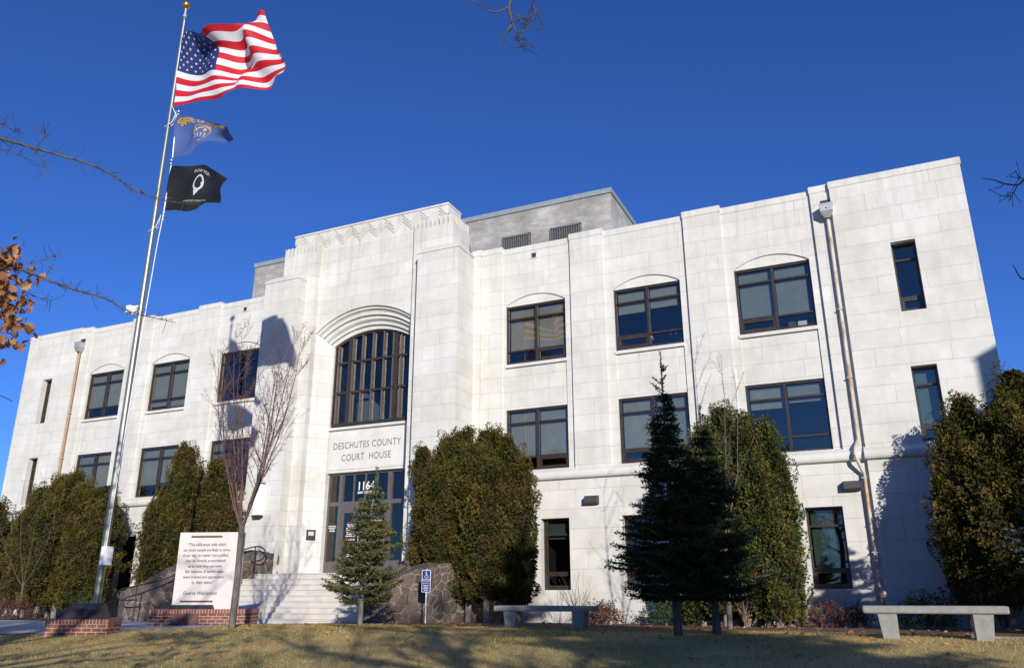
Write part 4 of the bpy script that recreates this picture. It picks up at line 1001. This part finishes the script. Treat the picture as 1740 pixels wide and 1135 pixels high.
oak((32.2,-23.3),'bare oak off to the right whose twigs enter at the right edge',73,10,7,
 extra=[([(32.2,-23.3,4.5),(26,-20.5,5.6),(22,-18.2,5.1),(19.6,-17.3,4.6)],.08,.014,0),([(19.6,-17.3,4.6),(18.82,-17.43,4.29),(18.59,-17.49,4.15),(18.53,-17.50,4.11),(18.43,-17.55,4.12),(18.36,-17.59,4.15),(18.27,-17.64,4.16)],.012,.003,0),
        ([(18.53,-17.50,4.11),(18.50,-17.49,4.06),(18.46,-17.50,4.02),(18.39,-17.53,4.03)],.005,.003,1),([(18.6,-17.49,4.15),(18.55,-17.53,4.16),(18.53,-17.54,4.22)],.004,.003,1),
        ([(18.43,-17.55,4.12),(18.40,-17.56,4.09),(18.34,-17.58,4.08)],.004,.002,0),
        ([(20.3,-17.6,4.7),(19.2,-17.2,3.9),(18.7,-17.15,3.5),(18.48,-17.26,3.37),(18.41,-17.33,3.49)],.02,.003,0)],nleaf=60)
oak((14.3,-33.0),'leafy oak across the street behind the photographer',74,10.6,8,nleaf=900)
conifer('shade_conifer',24.8,-26.0,12.4,3.0,'unseen tall dark conifer added beyond the right edge to shade the spruces',75,'spruce',z0=3.5,levels=32,nb=10,droop=.1,upt=.15,trunk_r=.2,tw=17,needle=.14,lead=.6,power=.5)  # unseen tree, added to keep the spruces and left bench in shade
# ================================================================= FLAGS AND POLE
PX,PY=1.117,-11.6; ZP=gz(PX,PY)
fp=empty('flagpole',(PX,PY,ZP),0,'tall tapered metal flagpole with a gilded ball, left of the white panel','flagpole')
p=MB(); zs=[-.1,.3,3,6,9,12,14,16.4-ZP]; p.tube([(0,0,z) for z in zs],[.080,.080,.078,.072,.062,.050,.043,.035],14); p.build('pole',M['steel_pole'],fp)
p=MB(); p.tube([(0,0,16.3-ZP),(0,0,16.66-ZP)],[.03,.03],8); p.tube([(0,0,16.34-ZP),(0,0,16.44-ZP)],[.06,.05],10); p.build('truck',M['galv'],fp)
p=MB(); p.sphere((0,0,16.76-ZP),.118,20); p.build('ball',M['gold'],fp)
p=MB(); p.tube([(0,0,0),(0,0,.06)],[.17,.14],14); p.build('base_collar',M['galv'],fp)
p=MB(); p.box(.06,.25,-.13,.03,1.40,1.80); p.box(.04,.07,-.1,0,1.45,1.75); b=p.build('winch_box',M['white_paint'],fp)
p=MB(); p.box(-.34,-.19,-.16,.0,7.40,7.58); p.box(-.18,-.10,-.1,-.02,7.35,7.55); p.box(-.21,-.04,-.06,-.03,7.53,7.58); p.build('floodlight',M['white_paint'],fp)
ro=MB()
ro.tube([(.05,-.03,16.2-ZP),(.04,-.03,13.45-ZP),(.25,-.02,13.1-ZP)],.011,5)
ro.tube([(.31,0,10.27-ZP),(.24,0,9.3-ZP),(.16,-.02,6.2-ZP),(.11,-.06,1.7-ZP)],.012,5)
ro.tube([(.07,-.05,10.4-ZP),(.09,-.06,6.2-ZP),(.1,-.05,1.7-ZP)],.010,5)
for z in (13.2,10.15): ro.tube([(.24,-.02,z-ZP),(.05,.12,z-.25-ZP),(-.09,.03,z-.42-ZP),(-.02,-.10,z-.45-ZP),(.1,0,z-.3-ZP),(.24,-.02,z-.05-ZP)],.011,5)
for z in (10.2,10.1,10.0,13.2,13.1,11.72,11.62): ro.sphere((.31,0,z-ZP),.028,6)
ro.build('halyard',M['rope'],fp)
FD=Vector((1,0,0)); FN=Vector((FD.y,-FD.x,0))
def bez(G_,u,v):
    """Catmull-Rom surface through a grid of (s,z,offset)"""
    def cr(P,t):
        n=len(P)-1; f=min(max(t,0),1)*n; i=min(int(f),n-1); t=f-i
        a,b,c,d=P[max(i-1,0)],P[i],P[i+1],P[min(i+2,n)]
        return tuple(.5*((2*q)+(r_-p_)*t+(2*p_-5*q+4*r_-s)*t*t+(-p_+3*q-3*r_+s)*t**3) for p_,q,r_,s in zip(a,b,c,d))
    return cr([cr(row,v) for row in G_],u)
def flag(name,label,grid,mats,colf,nu,nv,off,decor=None):
    def S(u,v):
        s,z,o=bez(grid,u,v); o+=off(u,v); s+=off(u+.13,v)*.25
        q=FD*s+FN*o; return Vector((q.x,q.y,z-ZP))
    mb=MB(); mb.smooth=True
    P=[[S(i/nu,j/nv) for i in range(nu+1)] for j in range(nv+1)]
    i0=len(mb.v)
    for row in P: mb.v+=[tuple(q) for q in row]
    for j in range(nv):
        for i in range(nu):
            mb.f.append((j*(nu+1)+i,(j+1)*(nu+1)+i,(j+1)*(nu+1)+i+1,j*(nu+1)+i+1)); mb.uv+=[(0,0)]*4; mb.m.append(colf((i+.5)/nu,(j+.5)/nv)); mb.sm.append(True)
    def normal(u,v):
        e=.004; a=S(min(u+e,1),v)-S(max(u-e,0),v); b=S(u,min(v+e,1))-S(u,max(v-e,0)); return a.cross(b).normalized()
    if decor:
        for poly,m in decor:
            for sgn in (1,-1):
                pts=[S(u,v)+normal(u,v)*(.004+.002*m)*sgn for u,v in poly]
                mb.face(pts if sgn>0 else pts[::-1],uv=[(0,0)]*len(pts),m=m)
    o=mb.build(name,mats); o.location=(PX,PY,ZP); return tag(o,label,'flag')
def cloth(name,c):
    t=NT(name); n=t.noise(t.coord(),60,2); m=t.out(t.mix(n,tuple(x*.92 for x in c),c),.6,spec=.3)
    tl=t.n('BsdfTranslucent'); tl.inputs[0].default_value=(*c,1); mx=t.n('MixShader'); mx.inputs[0].default_value=.28
    o=t.t.nodes['Material Output']; t.l(t.p.outputs[0],mx.inputs[1]); t.l(tl.outputs[0],mx.inputs[2]); t.l(mx.outputs[0],o.inputs[0]); return m
cr_,cw_,cb_=cloth('red cloth',(.62,.018,.03)),cloth('white cloth',(.82,.82,.82)),cloth('navy cloth',(.025,.04,.16))
us=[[(.05,15.86,0),(.05,15.22,0),(.05,14.64,0),(.05,14.03,0),(.05,13.43,0)],
    [(.55,15.60,.10),(.62,15.0,-.06),(.72,14.37,-.12),(.79,13.79,-.08),(.85,13.31,-.04)],
    [(1.28,15.05,.50),(1.50,14.80,.0),(1.69,14.05,.10),(1.75,13.59,.12),(1.72,13.23,.06)],
    [(1.90,15.22,.35),(2.08,14.72,-.25),(2.22,14.14,-.34),(2.26,13.67,-.10),(2.31,13.28,.02)],
    [(2.50,15.32,.05),(2.72,14.80,.30),(2.86,14.2,.05),(2.97,13.63,-.16),(3.07,13.18,-.05)],
    [(3.21,15.28,.15),(3.26,14.76,-.12),(3.53,14.11,.10),(3.80,13.58,.05),(3.90,13.12,.10)]]
stars=[]
for r_ in range(9):
    for c_ in range(6 if r_%2==0 else 5):
        su=(.4*((c_+.5)/6) if r_%2==0 else .4*((c_+1)/6)); sv=(7/13)*(r_+.75)/9.6
        # two nested rings -> five-point star split into kites
        for k in range(5):
            a0=math.pi/2+k*2*math.pi/5; rr=.0105; asp=1.75
            pt=lambda a,r:(su+math.cos(a)*r*1.0,sv-math.sin(a)*r*asp)
            stars.append(([(su,sv),pt(a0-math.pi/5,rr*.42),pt(a0,rr*1.15),pt(a0+math.pi/5,rr*.42)],1))
flag('american_flag','large American flag billowing at the top of the flagpole',us,[cr_,cw_,cb_],
     lambda u,v: 2 if (u<.4 and v<7/13) else int(v*13)%2, 90,78,
     lambda u,v: (.03+.09*u)*math.sin(u*15+v*5)+.07*u*math.sin(u*27-v*6+1)+.025*math.sin(v*14+u*5),stars)
# state flag
og=[[(.25,13.08,0),(.3,12.44,0),(.34,11.82,0)],[(.7,12.92,.06),(.8,12.3,-.06),(.86,11.73,0)],[(1.26,12.66,-.06),(1.28,12.25,.06),(1.22,11.86,.1)],[(1.85,12.36,.12),(1.81,12.11,-.08),(1.72,11.90,0)],[(2.51,11.97,.3),(2.35,11.86,0),(2.22,11.69,.05)]]
gold_c=cloth('gold embroidery',(.7,.42,.06)); state_b=cloth('royal blue cloth',(.09,.14,.36))
def map_text(s,size,fn,sx=1,mat=1,**k):
    v,fs=text_mesh(s,size,(0,0),**k); out=[]
    for f_ in fs: out.append(([fn(v[i][0]*sx,v[i][1]) for i in f_],mat))
    return out
dec=[]
word='STATE OF OREGON'
for i,ch in enumerate(word):
    if ch==' ': continue
    a=(i-7)*.135; cu,cv=.50+math.sin(a)*.42,.42-math.cos(a)*.30
    def fn(x,y,a=a,cu=cu,cv=cv): return (min(.99,max(.01,cu+(x*math.cos(a)+y*math.sin(a))*.72)),min(.99,max(.01,cv-(-x*math.sin(a)+y*math.cos(a)))))
    dec+=map_text(ch,.17,fn,bold=.006)
def ell(cu,cv,ru,rv,m,n=14): return ([(cu+ru*math.cos(2*math.pi*k/n),cv+rv*math.sin(2*math.pi*k/n)) for k in range(n)],m)
dec+=[([(.37,.24),(.44,.20),(.5,.235),(.56,.20),(.63,.24),(.63,.45),(.59,.62),(.5,.74),(.41,.62),(.37,.45)],1),ell(.5,.38,.085,.09,2)]
for k in range(4): dec.append(([(.41+k*.05,.50),(.435+k*.05,.50),(.455+k*.035,.64),(.445+k*.035,.64)],3))
dec2=[d for d in dec]
flag('state_flag','blue flag with gold lettering and shield, hanging under the American flag',og,[state_b,gold_c,cloth('pale gold thread',(.6,.5,.25)),cloth('silver thread',(.5,.5,.5))],lambda u,v:0,44,24,
     lambda u,v:.04*math.sin(u*14+v*5)+.05*u*math.sin(v*9+u*6),dec2)
pg=[[(.33,11.53,0),(.32,10.9,0),(.31,10.27,0)],[(.85,11.39,.04),(.86,10.77,-.05),(.72,10.17,0)],[(1.38,11.36,-.1),(1.36,10.74,.03),(1.21,10.06,.02)],[(1.91,11.03,.06),(1.86,10.46,-.04),(1.71,10.15,0)],[(2.39,10.67,.03),(2.32,10.31,.08),(2.19,10.06,.0)]]
black_c=cloth('black cloth',(.018,.020,.022)); wh=cloth('white print',(.7,.7,.7)); dec=[]
dec+=map_text('POW MIA',.105,lambda x,y:(.53+x*.62,.22-y),mat=1)
n=20; 
for k in range(n):   # ring round the dark profile
    a0,a1=2*math.pi*k/n,2*math.pi*(k+1)/n
    dec.append(([(.53+.075*math.cos(a0),.44+.17*math.sin(a0)),(.53+.075*math.cos(a1),.44+.17*math.sin(a1)),(.53+.052*math.cos(a1),.44+.13*math.sin(a1)),(.53+.052*math.cos(a0),.44+.13*math.sin(a0))],1))
dec+=[([(.50,.62),(.575,.40),(.59,.47),(.565,.60),(.52,.70)],1)]
dec+=map_text('YOU ARE NOT FORGOTTEN',.045,lambda x,y:(.53+x*.62,.80-y),mat=1)
flag('black_flag','small black flag with a white emblem, lowest on the flagpole',pg,[black_c,wh],lambda u,v:0,44,24,
     lambda u,v:.03*math.sin(u*13+v*4)+.04*u*math.sin(v*8+u*5),dec)
p=MB(); p.tube([(.25,0,13.1-ZP),(.335,0,11.78-ZP)],.018,6); p.tube([(.33,0,11.55-ZP),(.31,0,10.25-ZP)],.018,6); p.build('flag_header',M['rope'],fp)
# ================================================================= MONUMENTS
YAW=math.atan2(.347,.938)
def oriented(name,loc,rz,label,cat): return empty(name,loc,rz,label,cat)
zpl=gz(1.3,-8.9)
qm=oriented('quotation_monument',(1.40,-8.82,zpl-.01),YAW,'white stone panel engraved with a quotation, standing on a low red brick plinth','monument')
m=MB(); m.cur=0; m.box(-1.30,1.27,-.02,.55,-.12,.30,skip='t'); m.cur=1; m.box(-1.315,1.285,-.035,.565,.30,.40); m.build('plinth',[M['brick'],M['soldier']],qm)
m=MB(); x0,x1=-.83,.82; y0,y1=.14,.36
fr=[(x0+.02,y0,.40),(x1-.0,y0,.40),(x1+.02,y0,2.26),(x0+.06,y0,2.26)]
m.loft([(x0,y0,.40),(x1,y0,.40),(x1,y1,.40),(x0,y1,.40)],[(x0+.0,y0,2.27),(x1,y0,2.27),(x1,y1,2.27),(x0,y1,2.27)],False,True)
pn=m.build('panel',M['marble'],qm)
t=MB()
lines=['“The willingness with which','our young people are likely to serve','in any war, no matter how justified,','shall be directly proportional','as to how they perceive','the veterans of earlier wars','were treated and appreciated','by their nation.”']
for i,l in enumerate(lines): put_text(t,l,.105,-.08,1.93-i*.132,y0-.004,sx=.86 if len(l)<34 else .80,bold=.0022)
put_text(t,'George Washington',.125,-.13,.74,y0-.004,sx=.86,bold=.0022)
t.build('engraved_text',M['letter'],pn)
for (a,b,z) in((-.52,.30,2.14),(-.62,.22,.56)):
    m=MB(); m.box(a,b,y0-.012,y0,z,z+.045); m.build('bronze_strip',M['bronze_r'],pn)
m=MB(); m.box(-.76,-.02,-.035,-.02,.02,.29); m.build('bronze_plate',M['bronze_r'],qm)
m=MB(); m.cur=0; m.loft([(-.84,-.0,.40),(.30,-.0,.40),(.30,.12,.40),(-.84,.12,.40)],[(-.84+.04,.0,.50),(.26,.0,.50),(.26,.1,.505),(-.80,.1,.505)],True,False); m.cur=1; m.box(-.78,.24,.01,.09,.49,.507); m.build('strip_light',[M['black'],M['galv']],qm)
# dark memorial stand in front of the flagpole
ms=oriented('brick_memorial',(1.72,-12.35,gz(1.7,-12.2)-.02),YAW,'low brick pedestal with a dark sloping stone top at the foot of the flagpole','memorial')
m=MB(); m.cur=0; m.box(-.80,.56,-.0,.5,-.25,.24,skip='t'); m.cur=1; m.box(-.81,.57,-.01,.51,.24,.325); m.build('pedestal',[M['brick'],M['soldier']],ms)
m=MB(); m.loft([(-.64,.05,.325),(.34,.05,.325),(.34,.47,.325),(-.64,.47,.325)],[(-.52,.16,.54),(.22,.16,.54),(.2,.42,.64),(-.5,.42,.64)],False,True); m.build('dark_stone',M['bronze'],ms)
# brick pier at the extreme left edge
ms2=oriented('brick_pier',(-1.2,-12.7,gz(-1.2,-12.7)),YAW,'dark brick pier cut off by the lower left edge of the photo','pier')
m=MB(); m.cur=0; m.box(-.9,.05,0,.5,-.2,.62,skip='t'); m.cur=1; m.box(-.93,.08,-.03,.53,.62,.70); m.build('pier_body',[M['brick'],M['soldier']],ms2)
# ================================================================= BENCHES
def bench(loc,rz,L,h,label):
    r=empty('stone_bench',loc,rz,label,'bench','concrete benches on the lawn')
    m=MB(); b=.018; z0,z1=h-.11,h; X=L/2; Yd=.21
    sec=[(-Yd,z0+b),(-Yd+b,z0),(Yd-b,z0),(Yd,z0+b),(Yd,z1-b),(Yd-b,z1),(-Yd+b,z1),(-Yd,z1-b)]
    rings=[]
    for x,i in((-X,.02),(-X+.02,0),(X-.02,0),(X,.02)):
        rings.append([(x,p*(1-i*3),(z0+z1)/2+(q-(z0+z1)/2)*(1-i*8)) for p,q in sec])
    for A,B in zip(rings,rings[1:]): m.loft(A[::-1],B[::-1])
    m.face(rings[0][::-1][::-1]); m.face(rings[-1][::-1])
    m.build('seat',M['bench'],r)
    for s in(-1,1):
        m=MB(); c=s*(X-.34); wt,wb_=.135,.10; sh=0
        m.loft([(c-wb_+.03*s*-1,-.15,-.2),(c+wb_+.03*s*-1,-.15,-.2),(c+wb_-.03*s,.15,-.2),(c-wb_-.03*s,.15,-.2)],[(c-wt,-.17,z0),(c+wt,-.17,z0),(c+wt,.17,z0),(c-wt,.17,z0)],False,False); m.build('leg',M['bench'],r)
    return r
bench((17.66,-10.25,gz(17.66,-10.25)),R(1),1.97,.475,'pale grey concrete bench in full sun at the right, before the green shrub')
bench((10.50,-8.35,gz(10.5,-8.35)),R(4),2.18,.46,'shaded bluish grey concrete bench just left of the dark spruce')
# ================================================================= SIGN
sg=empty('accessible_sign',(5.62,-5.0,gz(5.6,-5)),R(12),'small blue wheelchair sign with white border on a thin white post before the stone wall','sign')
m=MB(); m.tube([(0,0,-.2),(0,0,1.4)],.018,8); m.build('post',M['white_paint'],sg)
m=MB(); w_,z0,z1=.125,.80,1.38
def rrect(w,za,zb,y,r=.03,n=4):
    P=[]
    for cx_,cz_,a0 in((w-r,zb-r,0),(-w+r,zb-r,90),(-w+r,za+r,180),(w-r,za+r,270)):
        for k in range(n+1): a=R(a0+90*k/n); P.append((cx_+r*math.cos(a),y,cz_+r*math.sin(a)))
    return P
m.cur=0; m.loft(rrect(w_,z0,z1,-.02),rrect(w_,z0,z1,-.026),True,True)
m.cur=1; m.face(rrect(w_-.014,z0+.33,z1-.014,-.0285,.02)[::-1][::-1]); m.face(rrect(w_-.014,z0+.014,z0+.315,-.0285,.02))
m.cur=0; y=-.031
hd=(0,1.325); m.face([(hd[0]-.005+.014*math.cos(a*.6283),y,hd[1]+.014*math.sin(a*.6283)) for a in range(10)])
def bar2(x0,z0_,x1,z1_,t): 
    d=Vector((x1-x0,0,z1_-z0_)).normalized(); n=Vector((-d.z,0,d.x))*t/2; a=Vector((x0,y,z0_));b=Vector((x1,y,z1_)); m.face([a-n,b-n,b+n,a+n])
bar2(-.005,1.31,.0,1.235,.018); bar2(.0,1.24,.035,1.235,.014); bar2(.032,1.24,.05,1.18,.014); bar2(0,1.275,.03,1.27,.01); bar2(.045,1.18,.062,1.185,.012)
for k in range(14):
    a0,a1=R(150+k*17),R(150+(k+1)*17); c=(.0,1.205)
    m.face([(c[0]+.047*math.cos(a0),y,c[1]+.047*math.sin(a0)),(c[0]+.047*math.cos(a1),y,c[1]+.047*math.sin(a1)),(c[0]+.036*math.cos(a1),y,c[1]+.036*math.sin(a1)),(c[0]+.036*math.cos(a0),y,c[1]+.036*math.sin(a0))])
put_text(m,'ACCESSIBLE',.034,0,1.065,y,sx=.95); put_text(m,'ENTRANCE',.034,0,1.015,y)
for z,ww in((.965,.075),(.925,.06),(.885,.08),(.845,.05)): m.box(-ww,ww,y,y+.001,z,z+.014)
m.build('sign_plate',[M['white_paint'],M['sign_blue']],sg)
# ================================================================= NEIGHBOUR (casts the shadow on the right corner)
nb=empty('neighbour_building',(38.9,-12,0),0,'plain brick neighbour building standing beyond the right edge','building')
m=MB(); m.cur=0; m.box(-7,8,-4.2,4,-.5,13.1); m.cur=1; m.box(-7.05,8.05,-4.25,4.05,13.1,13.15); m.build('wall',[M['brick'],M['metal_trim']],nb)
for k in range(4):
    for j in range(3):
        w2=MB(); w2.box(-6+k*3.4,-4.6+k*3.4,-4.26,-4.2,1.5+j*3.8,3.4+j*3.8); w2.build('window',M['glass_d'],nb)
# ================================================================= GROUND
def grass_mat():
    t=NT('winter lawn'); ob=t.coord(); n1=t.noise(ob,.55,4,.6); n2=t.noise(ob,9,4,.7); n3=t.noise(ob,60,3)
    g=t.mix(t.ramp(n1,[(.4,0.),(.62,1.)]),(.60,.43,.16),(.26,.25,.06)); g=t.mix(t.ramp(n2,[(.35,.0),(.65,.6)]),g,(.50,.36,.15)); g=t.mix(t.ramp(n3,[(.3,.5),(.6,0.)]),g,(.06,.06,.02))
    return t.out(g,.95,bump=n3,bstr=.7,bdist=.02)
M['grass']=grass_mat()
def mulch():
    t=NT('bark mulch'); ob=t.coord(); v=t.noise(mapping(t,ob,scale=(1,2,1)),38,4,.7); n=t.noise(ob,3,3)
    return t.out(t.mix(n,t.mix(t.ramp(v,[(.35,0.),(.65,1.)]),(.05,.022,.013),(.22,.10,.05)),t.mix(v,(.07,.035,.02),(.28,.15,.075))),.95,bump=v,bstr=1,bdist=.03)
M['mulch']=mulch()
M['asphalt']=plain('asphalt',(.055,.055,.057),.95,var=.2,scale=5,bump=.2)
gm=MB(); gm.smooth=True
def axis(a,b,s): 
    n=int(round((b-a)/s)); return [a+s*i for i in range(n+1)]
xs=[-900,-300,-100,-50]+axis(-26,26,.5)+[50,100,300,900]; ys=[-900,-300,-100,-50,-40,-32,-28]+axis(-26,0,.25)+[2,15,40,100,300,1200]
def gz2(x,y):
    return gz(x,y)
gm.quadgrid([[(x,y,gz2(x,y)) for x in xs] for y in ys],uv=[[(x,y) for x in xs] for y in ys])
gm.build('ground',M['grass'],kind='structure')
def sheet(name,mat,x0,x1,y0,y1,dz,inside=None,kind='structure'):
    m=MB(); m.smooth=True; X=axis(x0,x1,.5); Yy=axis(y0,y1,.25)
    for a in range(len(Yy)-1):
        for b in range(len(X)-1):
            if inside and not inside((X[b]+X[b+1])/2,(Yy[a]+Yy[a+1])/2): continue
            m.face([(X[b],Yy[a],gz(X[b],Yy[a])+dz),(X[b+1],Yy[a],gz(X[b+1],Yy[a])+dz),(X[b+1],Yy[a+1],gz(X[b+1],Yy[a+1])+dz),(X[b],Yy[a+1],gz(X[b],Yy[a+1])+dz)])
    return m.build(name,mat,kind=kind)
def walk_in(x,y):
    if -4.5-1.5<y<-4.25 and -9<x<3.5: return True
    if x<3.3 and y<-5.5: return y>-11.85+.29*(x-.5)
    return False
sheet('walkway',M['path'],-26,4,-12.5,-4.0,.012,lambda x,y: walk_in(x,y))
def bed_in(x,y):
    if x>4.0: lim=-7.0 if x<9 else (-6.9 if x<13 else (-7.4 if x<15.5 else -8.4)); lim+= .3*math.sin(x*1.3); return y>lim and not(x<4.4 and y>-5)
    return x<-7.5 and y>-5.0
sheet('mulch_bed',M['mulch'],-26,26,-9.0,0,.008,bed_in)
# thin concrete mowing edge behind the sunlit bench
m=MB()
P=[(15.2,-7.0),(16.0,-7.9),(17.0,-9.0),(18.3,-9.75),(20,-10.0),(23,-10.0)]
for (a,b),(c,d) in zip(P,P[1:]):
    n=Vector((-(d-b),c-a)).normalized()*.05
    m.loft([(a-n.x,b-n.y,gz(a,b)-.1),(a+n.x,b+n.y,gz(a,b)-.1),(a+n.x,b+n.y,gz(a,b)+.03),(a-n.x,b-n.y,gz(a,b)+.03)],[(c-n.x,d-n.y,gz(c,d)-.1),(c+n.x,d+n.y,gz(c,d)-.1),(c+n.x,d+n.y,gz(c,d)+.03),(c-n.x,d-n.y,gz(c,d)+.03)],True,True)
m.build('lawn_edging',M['bench'],label='thin concrete edging strip running behind the sunlit bench',cat='edging')
# street behind the camera
m=MB(); m.face([(-900,-44,gz(0,-44)+.012),(900,-44,gz(0,-44)+.012),(900,-33,gz(0,-33)+.012),(-900,-33,gz(0,-33)+.012)]); m.build('road',M['asphalt'],kind='structure')
# ---- grass blades
rng=np.random.default_rng(5)
n=150000
Y_=-16.5+ (rng.uniform(0,1,n)**.8)*9.6; X_=rng.uniform(-3.5,22,n)
keep=np.ones(n,bool)
for i in range(n):
    x,y=X_[i],Y_[i]
    if walk_in(x,y) or (y>-9.2 and bed_in(x,y)) : keep[i]=False
    elif x<-3.5+(Y_[i]+16.5)*-.3: pass
X_=X_[keep];Y_=Y_[keep]; n=len(X_)
Zg=np.array([gz(a,b) for a,b in zip(X_,Y_)])
tuft=.5+.5*np.sin(X_*2.3+np.sin(Y_*1.7)*2)*np.sin(Y_*2.9+X_*.7)
h=rng.uniform(.018,.045,n)*(.7+.6*tuft); a=rng.uniform(0,2*np.pi,n); w2=rng.uniform(.0025,.005,n); lx=rng.normal(0,.02,n); ly=rng.normal(0,.02,n)
base=np.stack([X_,Y_,Zg-.003],1); s=np.stack([np.cos(a)*w2,np.sin(a)*w2,np.zeros(n)],1); tip=base+np.stack([lx,ly,h],1)
V=np.stack([base-s,base+s,tip],1).reshape(-1,3); i=np.arange(n)*3; F=np.stack([i,i+1,i+2],1)
M['blades']=leafmat('grass blades',(.15,.14,.03),(.50,.35,.12),(.84,.60,.29),rough=.8,trans=.2)
gt=np.clip(rng.normal(.55,.25,n)-.25*(tuft-.4),0,1)
npmesh('grass',V,F,M['blades'],np.repeat(gt,3),kind='stuff',label='short tan and green winter lawn grass',cat='grass')
# ---- fallen oak leaves
n=1300; X_=rng.uniform(-3,21,n);Y_=-16+rng.uniform(0,1,n)**.8*14
ok=[not walk_in(a,b) for a,b in zip(X_,Y_)]; X_=X_[ok];Y_=Y_[ok]
pts=np.array([(a,b,gz(a,b)+.02) for a,b in zip(X_,Y_)])
V,F,T=oak_leaves(rng,pts,.13)
k=16; V=V.reshape(-1,k,3); V[:,:,2]=pts[:,None,2]+(V[:,:,2]-pts[:,None,2])*.55; V=V.reshape(-1,3)
npmesh('fallen_leaves',V,F,M['oakleaf'],T,kind='stuff',label='dry brown oak leaves scattered over lawn and mulch',cat='leaves')
